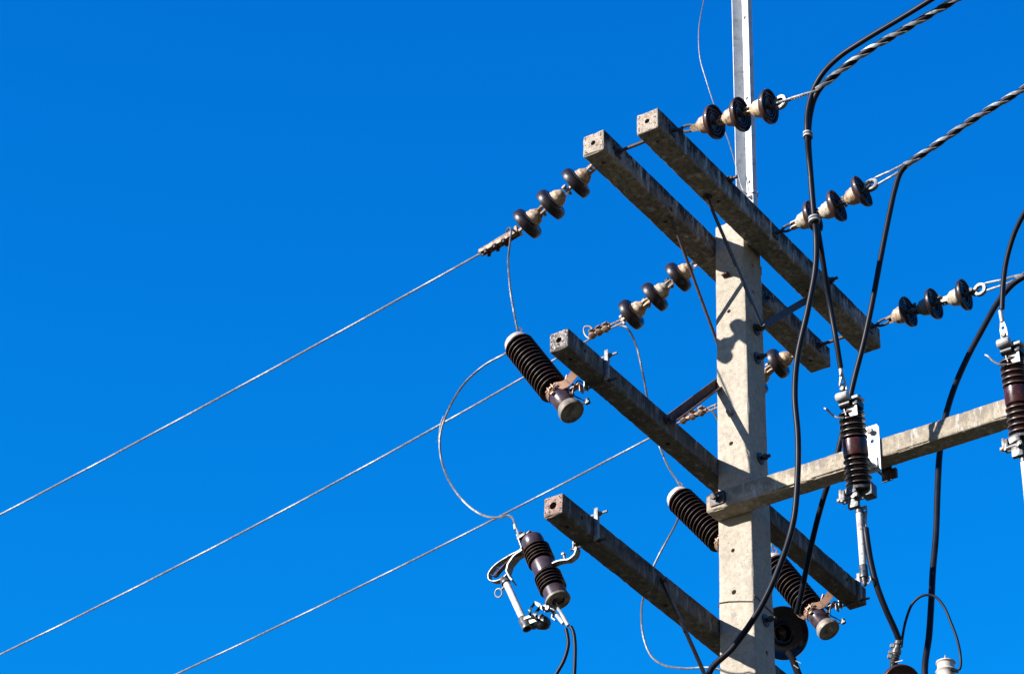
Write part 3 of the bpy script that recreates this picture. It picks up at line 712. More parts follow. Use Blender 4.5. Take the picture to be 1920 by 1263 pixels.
jumper('bare jumper behind the pole down to the third arrester', [(-0.950, -0.753, -0.179), (-0.960, -0.718, -0.215), (-1.000, -0.698, -0.285), (-1.100, -0.642, -0.510), (-1.150, -0.548, -0.848), (-1.200, -0.525, -0.971), (-1.200, -0.520, -1.028)])
jumper('thin grey wire curving down from the top edge to the mast clamp', [(-0.100, -0.190, 1.930), (-0.100, -0.226, 1.725), (-0.100, -0.258, 1.557), (-0.100, -0.257, 1.359), (-0.100, -0.221, 1.183), (-0.100, -0.159, 0.939), (-0.100, -0.099, 0.742), (-0.100, -0.051, 0.532), (-0.100, -0.017, 0.385), (-0.120, 0.001, 0.363)], .0034, M_ALU)

# ---------------------------------------------------------------- surge arresters
def arrester(label, top, bottom, bracket=None, side=1, bent_lead=True):
    top = Vector(top); bottom = Vector(bottom); L = (bottom - top).length; k = L / .574
    M = frame(top, bottom, (1, 0, 0))
    o = thing('surge_arrester', label, 'surge arrester', top, 'ribbed surge arresters on the middle crossarm')
    prof = [(0, .012), (.043, .012)]; h = .022
    for i in range(14):
        prof += [(.046, h), (.0685, h + .0135), (.0708, h + .0155), (.0702, h + .0175), (.0665, h + .0180), (.047, h + .0165)]; h += .0268
    prof += [(.046, h + .004)]; hb = h + .004
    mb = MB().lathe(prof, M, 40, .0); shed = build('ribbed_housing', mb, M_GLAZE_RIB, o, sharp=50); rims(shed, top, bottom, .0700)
    # shed edges carry a painted sunlit rim line; body below is smooth
    mb = MB().lathe([(.046, hb), (.0475, hb + .003), (.0475, .534), (.046, .536)], M, 40); build('smooth_housing', mb, M_GLAZE_BODY, o)
    mb = MB().lathe([(0, -.012), (.045, -.010), (.056, -.004), (.060, .006), (.059, .020), (.050, .024), (0, .024)], M, 36); build('top_cap', mb, M_WHITECAP, o)
    mb = MB().lathe([(.046, .530), (.050, .532), (.0535, .545), (.0585, .552), (.0590, .568), (.0570, .574), (.051, .574), (.050, .571), (.022, .5705), (.018, .574), (.008, .576), (0, .576)], M, 36); build('end_cap', mb, M_ENDCAP, o)
    # top terminal
    mb = MB(); q = M @ Vector((0, -.028, -.012)); mb.lathe([(.011, 0), (.011, .014), (.006, .014), (.006, .034), (0, .034)], frame(q, q - (bottom - top)), 8)
    mb.tube([q + Vector((0, .0, .012)), q + Vector((.01, .02, .028)), q + Vector((.02, .005, .04))], .003, 6); build('terminal', mb, M_COPPER, o)
    # band with buckle
    mb = MB(); hb2 = .425
    mb.lathe([(.0485, hb2 - .014), (.0505, hb2 - .014), (.0505, hb2 + .014), (.0485, hb2 + .014)], M, 36, ring=True)
    build('clamp_band', mb, M_COPPER, o)
    mb = MB(); toward = -(M.to_3x3().inverted() @ Vector((-.75, -.2, .3))).normalized(); a = math.atan2(toward.y, toward.x)
    c = M @ Vector((math.cos(a) * .056, math.sin(a) * .056, hb2)); out = (M.to_3x3() @ Vector((math.cos(a), math.sin(a), 0)))
    tn = (M.to_3x3() @ Vector((-math.sin(a), math.cos(a), 0))); zz = (bottom - top).normalized()
    for s_ in (-1, 1):
        mb.box(c + tn * s_ * .012, (.012, .006, .026), frame((0, 0, 0), zz, out).to_3x3().to_4x4())
    mb.tube([c - tn * .03, c + tn * .03], .004, 8)
    mb.tube([c + zz * .014 - tn * .02, c + zz * .02 + tn * .02], .003, 6); mb.box(c + zz * .03 + tn * .008, (.008, .018, .010), frame((0, 0, 0), zz, out).to_3x3().to_4x4())
    build('buckle', mb, M_COPPER, o)
    # hanger up to the crossarm: hat shaped strip
    x = top.x; ax = M @ Vector((0, 0, .42)); y0 = ax.y; z0 = ax.z
    dy = Vector((0, 1, 0)); up = Vector((0, 0, 1))
    A0 = Vector((x + .045, y0 + .015, z0 + .004)); A1 = Vector((x + .03, y0 + .065, z0 + .010)); A2 = Vector((x + .02, y0 + .105, z0 + .055)); A3 = Vector((x + .01, y0 + .12, z0 + .075))
    mb = MB().strip(spline([A0, A1, A2, A3], 4), .038, .005, (.3, -.4, .8)); build('hanger_strap', mb, M_COPPER, o)
    b0 = Vector((x, -.215, -1.352))
    hat = [b0 + Vector((0, -.030, .035)), b0 + Vector((0, -.042, .004)), b0 + Vector((0, -.028, -.038)), b0 + Vector((0, -.018, -.046)), b0 + Vector((0, .036, -.030)), b0 + Vector((0, .040, -.074))]
    mb = MB().strip(hat, .032, .0035, (1, 0, 0)); build('hanger_hat', mb, M_COPPER, o)
    mb = MB(); mb.bolt(b0 + Vector((.0, -.012, -.060)), (0, .15, 1), .006, .045, .013, .012)
    build('hanger_bolt', mb, M_RUST, o)
    # earth lead at the bottom
    mb = MB(); c = M @ Vector((0, 0, .560)); sd = (Vector((0, 1, .25))).normalized(); e = c + sd * .062
    mb.tube([e, e + sd * .025], .004, 8); mb.box(e + sd * .028, (.018, .012, .024)); mb.lathe([(0, 0), (.010, 0), (.010, .018), (0, .018)], frame(e + sd * .02 - Vector((0, 0, .01)), e + sd * .04 - Vector((0, 0, .01))), 6)
    build('earth_terminal', mb, M_BLACKMET, o)
    mb = MB(); mb.tube(spline([e + sd * .02, e + Vector((0, -.01, .03)), c + Vector((.03, .03, .06)), c + Vector((.02, .05, .13)), b0 + Vector((.0, .05, -.03))], 6), .0035, 6); build('earth_lead', mb, M_BLACKMET, o)
    return o
T1 = Vector((1.1000, -0.5321, -1.0312)); B1 = Vector((1.1000, -0.2229, -1.5145))
arrester('ribbed black arrester hanging below the left end of the middle crossarm', T1, B1)
T2 = Vector((-0.2000, -0.4791, -1.1912)); Bq = Vector((-0.2000, -0.2621, -1.4750)); arrester('ribbed black arrester half hidden behind the left side of the pole', T2, T2 + (Bq - T2).normalized() * .574)
B3 = Vector((-1.2000, -0.2253, -1.5224)); arrester('ribbed black arrester at the right end of the middle crossarm, beside the round dark bell', B3 + (T1 - B1), B3)

# strap clamps that hold hangers to the arms
def arm_clamp(label, x, zc, sec, yf, up=.04, down=.02, mat=None):
    o = thing('arm_clamp', label, 'clamp', (x, yf, zc), 'steel clamps round the lower crossarms')
    m = mat or M_GALV; z1 = zc + sec / 2 + up; z0 = zc - sec / 2 - down
    mb = MB(); mb.box((x, yf + .005, (z0 + z1) / 2), (.034, .006, z1 - z0)); mb.box((x + .018, yf + .012, (z0 + z1) / 2), (.005, .02, z1 - z0)); build('front_plate', mb, m, o)
    mb = MB(); mb.box((x, yf - sec - .005, (z0 + z1) / 2 - .0), (.034, .006, z1 - z0)); build('rear_plate', mb, m, o)
    for z in (z1 - .018, z0 + .008):
        mb = MB(); mb.tube([(x - .004, yf - sec - .03, z), (x - .004, yf + .055, z)], .006, 8)
        mb.lathe([(0, 0), (.012, 0), (.012, .010), (0, .010)], frame((x - .004, yf + .010, z), (x - .004, 1, z)), 6); build('bolt', mb, m if z > zc else M_DARKSTEEL, o)
arm_clamp('galvanised clamp near the left end of the middle crossarm', 1.045, -1.307, .1, -.083)
arm_clamp('galvanised clamp at the right end of the middle crossarm', -1.255, -1.307, .1, -.083, up=.03)
arm_clamp('galvanised clamp near the left end of the lowest crossarm', 1.105, -2.15, .1, -.091)
arm_clamp('galvanised clamp on the middle crossarm hidden by the pole', -.15, -1.307, .1, -.083)

# ---------------------------------------------------------------- fuse cutouts
def cutout_body(o, top, bottom, glz, ribglz, ref, kr=1.0, zones=(.0, .062, .146, .217, .302, .36), nribs=5, collar=1.0):
    M = frame(top, bottom, ref); L = (Vector(bottom) - Vector(top)).length; k = L / .36
    z0, z1, z2, z3, z4, z5 = [z * k for z in zones]
    def seg(h0, h1, n):
        pr = []; st = (h1 - h0) / n
        for i in range(n):
            h = h0 + i * st
            pr += [(.044 * kr, h + st * .02), (.046 * kr, h + st * .15), (.0590 * kr, h + st * .50), (.0605 * kr, h + st * .60), (.0598 * kr, h + st * .70), (.0565 * kr, h + st * .72), (.045 * kr, h + st * .80)]
        return pr
    c = collar
    if z1 - z0 > .03:
        mb = MB().lathe([(0, z0), (.036 * c, z0 + .002), (.047 * c, z0 + .010), (.0485 * c, z0 + .02), (.0485 * c, z1 - .007), (.044 * c, z1)], M, 36); build('top_collar', mb, glz, o)
    mb = MB().lathe([(.042 * c, z2 - .002), (.0495 * c, z2 + .004), (.0505 * c, z2 + .012), (.0505 * c, z3 - .012), (.0495 * c, z3 - .004), (.042 * c, z3 + .002)], M, 36); build('middle_collar', mb, glz, o)
    if z5 - z4 > .03:
        mb = MB().lathe([(.042 * c, z4 - .002), (.0495 * c, z4 + .004), (.050 * c, z4 + .012), (.052 * c, z5 - .005), (.044 * c, z5)], M, 36); build('bottom_collar', mb, glz, o)
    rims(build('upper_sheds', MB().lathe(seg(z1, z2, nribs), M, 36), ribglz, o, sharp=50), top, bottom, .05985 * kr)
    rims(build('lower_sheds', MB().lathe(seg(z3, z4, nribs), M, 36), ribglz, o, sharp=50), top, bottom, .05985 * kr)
    mb = MB().lathe([(.044 * c, L - .006), (.054 * c, L - .006), (.0555 * c, L + .006), (.050 * c, L + .010), (.029, L + .008), (.026, L - .03), (0, L - .03)], M, 36)
    build('bottom_rim', mb, M_ENDCAP if glz is M_GLAZE_BODY else M_CAST, o)
    return M, L

# left cutout, closed, fuse tube to the left
XL = 1.1
ct = Vector((1.1000, -0.4266, -2.0879)); cb = Vector((1.1000, -0.2830, -2.4360))
o = thing('fuse_cutout', 'dark fuse cutout with a peeling white tube hanging left of the lowest crossarm', 'fuse cutout', ct, 'fuse cutouts')
cutL = o
M, L = cutout_body(o, ct, cb, M_GLAZE_BODY, M_GLAZE_RIB, (1, 0, 0))
mb = MB()
mb.strip(spline([(1.100, -0.494, -2.056), (1.100, -0.479, -2.098), (1.100, -0.470, -2.133), (1.100, -0.531, -2.149), (1.100, -0.608, -2.175), (1.100, -0.638, -2.206), (1.100, -0.634, -2.236), (1.100, -0.605, -2.253), (1.100, -0.567, -2.252), (1.100, -0.542, -2.238)], 5), .030, .0035, (1, 0, 0))
mb.strip([(1.090, -0.465, -2.140), (1.090, -0.509, -2.156), (1.090, -0.539, -2.186), (1.090, -0.549, -2.220), (1.090, -0.532, -2.257), (1.090, -0.517, -2.277)], .046, .007, (1, .12, .1))
build('contact_arm', mb, M_GALV, o)
mb = MB(); mb.strip(spline([(1.100, -0.475, -2.147), (1.100, -0.538, -2.170), (1.100, -0.579, -2.200), (1.100, -0.612, -2.222), (1.100, -0.629, -2.211)], 4), .022, .002, (1, 0, 0)); 
hp = [Vector((1.1000, -0.6035, -2.2272)), Vector((1.1000, -0.5908, -2.1860))]; hel = []
Mh = frame(hp[0], hp[1]); 
for i in range(60): t = i / 59; hel.append(Mh @ Vector((.009 * math.cos(t * 34), .009 * math.sin(t * 34), t * (hp[1] - hp[0]).length)))
mb.tube(hel, .0016, 5); build('spring', mb, M_RUST, o)
mb = MB(); q = Vector((1.1000, -0.4715, -2.0685)); mb.box(q, (.03, .045, .016), Matrix.Rotation(.3, 4, 'X')); mb.bolt(q + Vector((0, -.01, .016)), (0, 0, -1), .006, .02, .012, .010); mb.box(q + Vector((0, .03, .008)), (.02, .03, .006), Matrix.Rotation(.5, 4, 'X'))
build('top_terminal', mb, M_CAST, o)
mb = MB(); mb.tube([(1.100, -0.515, -1.993), (1.100, -0.509, -2.019)], [.007, .0085], 10); mb.strip([(1.100, -0.509, -2.014), (1.100, -0.488, -2.063)], .016, .004, (.8, .5, .3)); build('lug', mb, M_LUG, o)
mb = MB().tube([(1.100, -0.552, -2.272), (1.100, -0.531, -2.317), (1.100, -0.476, -2.441), (1.100, -0.447, -2.501)], .0150, 18); tube_ = build('fuse_tube', mb, M_TUBE, o)
mb = MB(); a = Vector((1.1000, -0.5667, -2.2463)); b = Vector((1.1000, -0.5462, -2.2867)); Mf = frame(a, b); mb.lathe([(0, -.006), (.014, -.004), (.018, .004), (.018, .016), (.021, .02), (.021, .032), (.016, .036), (0, .036)], Mf, 20)
build('ferrule', mb, M_CAST, tube_)
mb = MB(); c = Vector((1.1000, -0.5898, -2.3103)); ring = [c + Vector((.006 * math.sin(t), math.cos(t) * .0175, math.sin(t) * .0175)) for t in [2 * math.pi * k / 20 for k in range(20)]]
mb.tube(ring, .0038, 8, closed=True); mb.tube([c + Vector((0, .014, .012)), Vector((1.1000, -0.5573, -2.2860))], .006, 8); build('pull_ring', mb, M_GALV, tube_)
mb = MB(); a = Vector((1.1000, -0.4643, -2.4700)); b = Vector((1.1000, -0.4327, -2.5358)); Mf = frame(a, b); mb.lathe([(.017, 0), (.020, .006), (.020, .05), (.0215, .054), (.0215, .066), (.015, .066), (.013, .04), (0, .04)], Mf, 22)
mb.plate([(-.03, -.02), (.03, -.022), (.034, .0), (.012, .03), (-.01, .03), (-.03, .01)], .010, frame(Vector((1.0850, -0.4274, -2.4943)), Vector((1.3000, -0.2799, -2.6391)), (0, 0, 1)))
build('lower_ferrule', mb, M_CAST, tube_)
mb = MB()
for dx in (-.022, .022): mb.strip([(1.100, -0.428, -2.501), (1.100, -0.395, -2.501), (1.100, -0.399, -2.469), (1.100, -0.372, -2.443), (1.100, -0.347, -2.463), (1.100, -0.321, -2.453)], .020, .004, (0, .6, .8)) if dx < 0 else mb.strip([Vector(p) + Vector((.04, 0, 0)) for p in [(1.100, -0.428, -2.501), (1.100, -0.395, -2.501), (1.100, -0.399, -2.469), (1.100, -0.372, -2.443), (1.100, -0.347, -2.463)]], .016, .004, (0, .6, .8))
mb.tube([Vector((1.0600, -0.4231, -2.4632)), Vector((1.1600, -0.3547, -2.5306))], .006, 10); mb.box(Vector((1.1000, -0.3367, -2.4587)), (.04, .03, .02)); mb.bolt(Vector((1.1300, -0.3109, -2.4832)), (-1, 0, 0), .006, .04, .012, .01)
build('hinge', mb, M_CAST, o)
mb = MB(); a = Vector((1.0800, -0.4004, -2.5153)); b = Vector((1.0800, -0.3544, -2.5134)); Mf = frame(a, b)
mb.lathe([(0, -.004), (.018, 0), (.022, .01), (.026, .02), (.030, .035), (.028, .05), (.016, .06), (0, .06)], Mf, 22); mb.box(Vector((1.0800, -0.3847, -2.4891)), (.03, .04, .03)); build('arc_guard', mb, M_BLACKMET, o)
mb = MB(); mb.strip([(1.100, -0.321, -2.456), (1.100, -0.304, -2.489), (1.100, -0.309, -2.516), (1.100, -0.292, -2.533)], .016, .004, (1, 0, 0)); mb.strip([(1.100, -0.332, -2.437), (1.100, -0.299, -2.436), (1.100, -0.283, -2.462)], .02, .004, (1, 0, 0)); build('terminal_tongue', mb, M_GALV, o)
for nm, pts in (('lug', [(1.100, -0.318, -2.462), (1.100, -0.293, -2.500), (1.100, -0.265, -2.541)]), ('lug', [(1.100, -0.291, -2.465), (1.100, -0.263, -2.509), (1.100, -0.238, -2.557)])):
    mb = MB(); mb.strip(pts[:2], .014, .004, (.5, .7, 0)); dd = (Vector(pts[2]) - Vector(pts[1])).normalized(); mb.tube([Vector(pts[1]) - dd * .008, Vector(pts[1]) + dd * .012, Vector(pts[2]) + dd * .02], [.006, .0085, .0085], 12); build('lug', mb, M_LUG, o)
# bracket: curved flat bar to the lowest arm
mb = MB().strip(spline([(1.1, -.19, -2.185), (1.1, -.196, -2.225)] + [(1.100, -0.186, -2.216), (1.100, -0.191, -2.246), (1.100, -0.221, -2.263), (1.100, -0.253, -2.258), (1.100, -0.281, -2.255), (1.100, -0.316, -2.260)], 5), .034, .006, (1, 0, 0))
mb.bolt(Vector((1.1000, -0.2566, -2.2255)), (0, .3, -1), .006, .03, .011, .01); build('mounting_bracket', mb, M_GALV, o)

# right cutouts: porcelain leaning out of the sunlit arm, fuse tube dropped open
def right_cutout(label, dy, dzt=0, full=True):
    D = Vector((0, dy, dzt)); top = Vector((0.5000, 0.8343, -1.5418)) + D; bot = Vector((0.4200, 0.8156, -1.8963)) + D
    o = thing('fuse_cutout', label, 'fuse cutout', top, 'fuse cutouts')
    M, L = cutout_body(o, top, bot, M_GLAZE_RED, M_GLAZE_RIB if dy == 0 else M_GLAZE_BRN, (0, 1, 0), .97, (.0, .004, .135, .215, .345, .35), 5, 1.09)
    P_ = lambda pts: [Vector(p) + D for p in pts]
    # top neck
    mb = MB().lathe([(0, -.075), (.030, -.072), (.034, -.06), (.034, -.01), (.03, .01)], frame(top + Vector((-.02, .012, 0)), bot + Vector((-.02, .012, 0))), 24); build('neck', mb, M_GLAZE, o)
    # contact head: rolled hood pointing outward, tongue and arcing horn
    h0 = Vector((0.5500, 0.8216, -1.5013)) + D; h1 = h0 + Vector((.0, -.012, 0)); 
    mb = MB(); mb.lathe([(0, 0), (.018, 0), (.021, .004), (.021, .052), (.018, .056), (0, .056)], frame(h0 + Vector((.02, -.018, -.004)), h0 + Vector((.02, .04, -.004))), 20)
    mb.box(h0 + Vector((-.02, .05, -.012)), (.07, .06, .012), Matrix.Rotation(.2, 4, 'Y')); build('contact_hood', mb, M_LUG, o)
    mb = MB(); mb.lathe([(0, 0), (.017, 0), (.017, .05), (0, .05)], frame(h0 + Vector((.0, -.012, -.036)), h0 + Vector((.0, .04, -.036))), 16)
    mb.box(h0 + Vector((-.03, .045, -.032)), (.06, .05, .03)); build('contact_block', mb, M_BLACKMET, o)
    mb = MB(); mb.plate([(-.032, -.028), (.03, -.036), (.0, .026), (-.034, .03)], .005, frame(h0 + Vector((-.01, .03, -.07)), h0 + Vector((1, .03, -.07)), (0, 0, 1)) @ Matrix.Rotation(1.57, 4, 'Z')); 
    mb.strip(spline(P_([(0.540, 0.847, -1.524), (0.540, 0.830, -1.535), (0.540, 0.824, -1.560), (0.540, 0.831, -1.590)]), 5), .02, .004, (1, .2, .2)); build('contact_guide', mb, M_PLATE, o)
    mb = MB(); mb.tube(spline(P_([(0.550, 0.822, -1.601), (0.560, 0.802, -1.599), (0.570, 0.777, -1.580), (0.580, 0.760, -1.554), (0.580, 0.747, -1.542)]), 5), .005, 8); build('arcing_horn', mb, M_GALV, o)
    # plate and bracket on the arm
    pc = Vector((.196, .775 + .0, -1.558)) + D
    mb = MB(); mb.plate([(-.036, -.118), (.036, -.118), (.036, .105), (.026, .124), (-.026, .124), (-.036, .105)], .007, frame(pc, pc + Vector((1, 0, 0)), (0, 1, 0)) @ Matrix.Scale(1, 4), holes=[(0, .042, .010)])
    plate = build('mounting_plate', mb, M_PLATE, o)
    for z in (.088, -.092): 
        mb = MB(); mb.bolt(pc + Vector((.014, 0, z)), (-1, 0, 0), .006, .12, .015, .012); build('bolt', mb, M_ENDCAP, plate)
    mb = MB(); mb.box(pc + Vector((-.122, .035, -.070)), (.02, .03, .045)); mb.box(pc + Vector((-.124, .0, -.02)), (.008, .05, .16)); build('rear_plate', mb, M_DARKSTEEL, o)
    mid = top.lerp(bot, .5); mb = MB(); mb.strip(spline([mid + Vector((-.03, 0, 0)), mid + Vector((-.12, 0, -.02)), pc + Vector((.07, 0, -.12)), pc + Vector((.012, 0, -.10)), pc + Vector((.008, 0, -.05))], 5), .045, .007, (0, 1, 0)); build('mounting_bracket', mb, M_PLATE, o)
    # hinge casting below
    hb = bot + Vector((.02, -.005, -.02)); mb = MB()
    mb.box(hb + Vector((.01, -.01, -.005)), (.06, .05, .035), Matrix.Rotation(.2, 4, 'X')); mb.box(hb + Vector((-.03, .045, .006)), (.05, .05, .06)); 
    mb.lathe([(0, -.03), (.014, -.03), (.014, .03), (0, .03)], frame(hb + Vector((.03, -.02, -.04)), hb + Vector((.03, .4, -.04))), 14)
    mb.box(hb + Vector((.02, -.052, -.02)), (.03, .02, .055)); mb.box(hb + Vector((.03, .0, -.065)), (.022, .05, .06)); mb.bolt(hb + Vector((.05, .012, -.055)), (-1, 0, 0), .005, .04, .010, .01)
    mb.tube([hb + Vector((.03, -.045, -.055)), hb + Vector((.03, .05, -.06))], .006, 8); mb.lathe([(0, 0), (.012, .002), (.012, .016), (0, .018)], frame(hb + Vector((.04, .02, -.045)), hb + Vector((.9, .02, -.045))), 10)
    build('hinge', mb, M_CAST, o)
    mb = MB(); mb.box(hb + Vector((.02, -.062, -.012)), (.034, .012, .05)); mb.bolt(hb + Vector((.02, -.07, -.03)), (0, 1, 0), .005, .02, .012, .012); build('trunnion', mb, M_ENDCAP, o)
    # dropped tube
    t0 = Vector((0.4500, 0.8240, -2.0134)) + D; t1 = Vector((0.4200, 0.8152, -2.2823)) + D; dd = (t1 - t0).normalized()
    mb = MB().tube([t0, t0.lerp(t1, .5), t1], .0152, 18); tb = build('fuse_tube', mb, M_TUBE, o)
    build('top_ferrule', MB().lathe([(0, -.012), (.014, -.010), (.0175, 0), (.0175, .016), (0, .018)], frame(t0, t1), 18), M_CAST, tb)
    e = (t1 - t0).length; mb = MB()
    mb.lathe([(.0165, e - .012), (.018, e - .010), (.018, e + .032), (.020, e + .036), (.020, e + .044), (.013, e + .048), (.013, e + .062), (.011, e + .064), (.011, e + .074), (.007, e + .084), (0, e + .088)], frame(t0, t1), 18)
    build('ferrule', mb, M_CAST, tb)
    mb = MB(); c = t1 + dd * .062 + Vector((0, .022, .0)); ring = [c + Vector((.012 * math.cos(t) * .3, math.cos(t) * .010, math.sin(t) * .016)) for t in [2 * math.pi * k / 14 for k in range(14)]]; mb.tube(ring, .0035, 6, closed=True); build('pull_ring', mb, M_GALV, tb)
    # upper lug
    l0 = Vector((0.5700, 0.8287, -1.3506)) + D; l1 = Vector((0.5550, 0.8326, -1.4941)) + D; Ml = frame(l0, l1, (0, 1, 0)); LL = (l1 - l0).length
    mb = MB(); mb.plate([(-.006, .03), (.006, .03), (.0135, .062), (.0165, LL * .6), (.0165, LL * 1.02), (-.0165, LL * 1.02), (-.0165, LL * .55), (-.012, .06)], .005, Ml @ Matrix(((1, 0, 0, 0), (0, 0, 1, 0), (0, 1, 0, 0), (0, 0, 0, 1))), holes=[(0, LL * .52, .008)])
    mb.tube([l0 - (l1 - l0).normalized() * .01, l0 + (l1 - l0).normalized() * .045], .0095, 12); build('upper_lug', mb, M_LUG, o)
    mb = MB(); bp = l0.lerp(l1, .84); mb.bolt(bp + Vector((.016, .005, 0)), (-1, 0, 0), .006, .03, .012, .011); build('lug_bolt', mb, M_CAST, o)
    # lower lug
    g0 = Vector((0.4300, 0.8400, -1.9897)) + D; g1 = Vector((0.4300, 0.8395, -2.1062)) + D; mb = MB()
    Ml = frame(g0, g1, (0, 1, 0)); LL = (g1 - g0).length
    mb.plate([(-.011, 0), (.011, 0), (.013, LL * .3), (.007, LL * .6), (.006, LL), (-.006, LL), (-.008, LL * .5), (-.012, LL * .3)], .005, Ml @ Matrix(((1, 0, 0, 0), (0, 0, 1, 0), (0, 1, 0, 0), (0, 0, 0, 1))), holes=[(0, LL * .18, .006)])
    mb.tube([g0.lerp(g1, .55), g1 + (g1 - g0).normalized() * .01], .0075, 10); build('lower_lug', mb, M_LUG, o)
    return o
right_cutout('oxblood fuse cutout with a white tube hanging open, left of the bright plate', 0)
right_cutout('oxblood fuse cutout cut off by the right edge of the picture', .775)

# ---------------------------------------------------------------- insulated cables
def cable(label, pts, r=.012, mat=None, name='insulated_cable', group='black insulated cables', sleeve=None, ties=()):
    o = thing(name, label, 'cable', pts[0], group); sp = spline(pts, 12); r *= 1.12
    rr = [r * (1 + .03 * noise.noise(Vector(p) * 14)) for p in sp]
    build('sheath', MB().tube(sp, rr, 14), mat or M_CABLE, o)
    if sleeve:
        a, b = sleeve; n = len(sp); seg = sp[int(a * n):int(b * n)]
        build('heat_shrink_sleeve', MB().tube(seg, r * 1.12, 14), M_SLEEVE, o)
    for t in ties:
        i = int(t * len(sp)); q = sp[i]; d = (sp[min(i + 1, len(sp) - 1)] - sp[i - 1]).normalized(); mb = MB()
        for k in (-.009, .003): mb.lathe([(r * .9, -.004), (r * 1.75, -.004), (r * 1.75, .004), (r * .9, .004)], frame(q + d * k, q + d * (k + .1)), 20)
        build('tie', mb, M_TAPE, o)
    return o
# first pair: main drop, then the branch that lands on the left-most right cutout
R1far = [Vector((0.9500, 1.6766, 0.0827)) + Vector((0, t, t * .2)) for t in (8.0, 4.0, 1.5, .5)]
cable('thick black cable sweeping from the upper right down across the pole foot', R1far + [(0.950, 1.676, 0.080), (0.950, 1.435, 0.033), (0.950, 1.218, -0.014), (0.950, 1.052, -0.079), (0.950, 0.996, -0.113), (0.940, 0.953, -0.155), (0.930, 0.923, -0.227), (0.920, 0.905, -0.319), (0.880, 0.886, -0.525), (0.850, 0.878, -0.710), (0.820, 0.868, -0.805), (0.800, 0.849, -0.958), (0.780, 0.792, -1.154), (0.750, 0.715, -1.362), (0.720, 0.679, -1.526), (0.700, 0.676, -1.733), (0.680, 0.655, -1.931), (0.660, 0.616, -2.120), (0.620, 0.523, -2.281), (0.580, 0.399, -2.431), (0.540, 0.242, -2.552), (0.500, 0.098, -2.621)] + [(.46, .12, -2.75), (.42, .0, -3.2), (.38, -.05, -4.0)], .0120, ties=())
Rb = [Vector((1.0000, 1.6112, 0.0953)) + Vector((0, t, t * .22)) for t in (8.0, 4.0, 1.5, .5)]
cable('black cable arching above the upper right wrap and dropping to the first oxblood cutout', Rb + [(1.000, 1.611, 0.095), (0.990, 1.458, 0.068), (0.980, 1.236, 0.028), (0.970, 1.107, -0.000), (0.965, 1.021, -0.048), (0.955, 0.963, -0.108), (0.950, 0.924, -0.210), (0.945, 0.911, -0.338), (0.900, 0.892, -0.451), (0.870, 0.884, -0.577), (0.840, 0.873, -0.702), (0.800, 0.871, -0.793), (0.750, 0.860, -0.904), (0.650, 0.832, -1.064), (0.610, 0.835, -1.240), (0.570, 0.829, -1.356)], .0112)
o = thing('cable_tie', 'grey banding tape holding the two cables together above the front top crossarm', 'cable tie', (0.9400, 0.9102, -0.3497), 'grey tapes round the paired cables')
for uv, nm in (((0.9350, 0.9102, -0.3464), 0), ((0.8450, 0.8768, -0.7445), 1)):
    q = Vector(uv)
    if nm: o = thing('cable_tie', 'grey banding tape round the two cables, in front of the middle right insulators', 'cable tie', q, 'grey tapes round the paired cables')
    mb = MB(); d = Vector((0, .06, -1)).normalized() if nm else Vector((0, .0, -1))
    for k in (-.012, .004): 
        Mx = frame(q + d * k, q + d * (k + .1), (0, 1, 0)) @ Matrix.Diagonal((1.45 if nm else 1.15, 1.35, 1, 1)); mb.lathe([(.013, -.0045), (.0182, -.0045), (.0186, 0), (.0182, .0045), (.013, .0045)], Mx, 24, ring=True)
    build('band', mb, M_TAPE, o)
R2far = [Vector((0.0000, 1.5614, 0.2835)) + Vector((0, t, t * .29)) for t in (8.0, 4.0, 1.5, .5)]
cable('black cable passing behind the sunlit crossarm and ending in a lug at the bell', R2far + [(0.000, 1.561, 0.280), (0.000, 1.278, 0.207), (0.000, 1.048, 0.128), (0.000, 0.947, 0.097), (0.000, 0.899, 0.060), (0.000, 0.863, -0.027), (0.000, 0.827, -0.155), (0.000, 0.770, -0.381), (0.000, 0.713, -0.619), (-0.020, 0.648, -0.809), (-0.050, 0.573, -0.973), (-0.080, 0.498, -1.165), (-0.120, 0.424, -1.322), (-0.180, 0.321, -1.458), (-0.250, 0.235, -1.552), (-0.320, 0.149, -1.675), (-0.400, 0.069, -1.767), (-0.480, -0.007, -1.828)], .0120)
R3far = [Vector((-0.9500, 1.1830, -0.0245)) + Vector((0, t, t * .1)) for t in (8.0, 4.0, 1.5, .5)]
cable('thick black cable falling behind the sunlit crossarm right of the bright plate to the bottom', R3far + [(-0.950, 1.183, -0.025), (-0.950, 1.081, -0.037), (-0.950, 1.007, -0.060), (-0.940, 0.931, -0.134), (-0.920, 0.847, -0.273), (-0.900, 0.759, -0.430), (-0.870, 0.691, -0.600), (-0.840, 0.642, -0.785), (-0.800, 0.621, -0.996), (-0.760, 0.616, -1.224), (-0.720, 0.613, -1.477), (-0.680, 0.604, -1.694), (-0.640, 0.605, -1.882), (-0.600, 0.604, -2.067), (-0.550, 0.595, -2.286)] + [(-.5, .66, -2.8), (-.45, .64, -3.4)], .0135)
cable('black cable entering at the right edge and ending in a lug on the edge cutout', [Vector((0.7500, 1.9393, -0.8738)) + Vector((0, .6, .4))] + [(0.750, 1.939, -0.874), (0.700, 1.820, -0.969), (0.660, 1.740, -1.034), (0.620, 1.671, -1.138), (0.590, 1.634, -1.231), (0.570, 1.611, -1.335)], .0100)
cable('black cable hanging from the lower lug of the open cutout to the grey connector', [(0.430, 0.840, -2.101), (0.430, 0.843, -2.142), (0.410, 0.845, -2.250), (0.380, 0.855, -2.368), (0.330, 0.867, -2.463), (0.280, 0.877, -2.532), (0.250, 0.879, -2.570)], .0122)
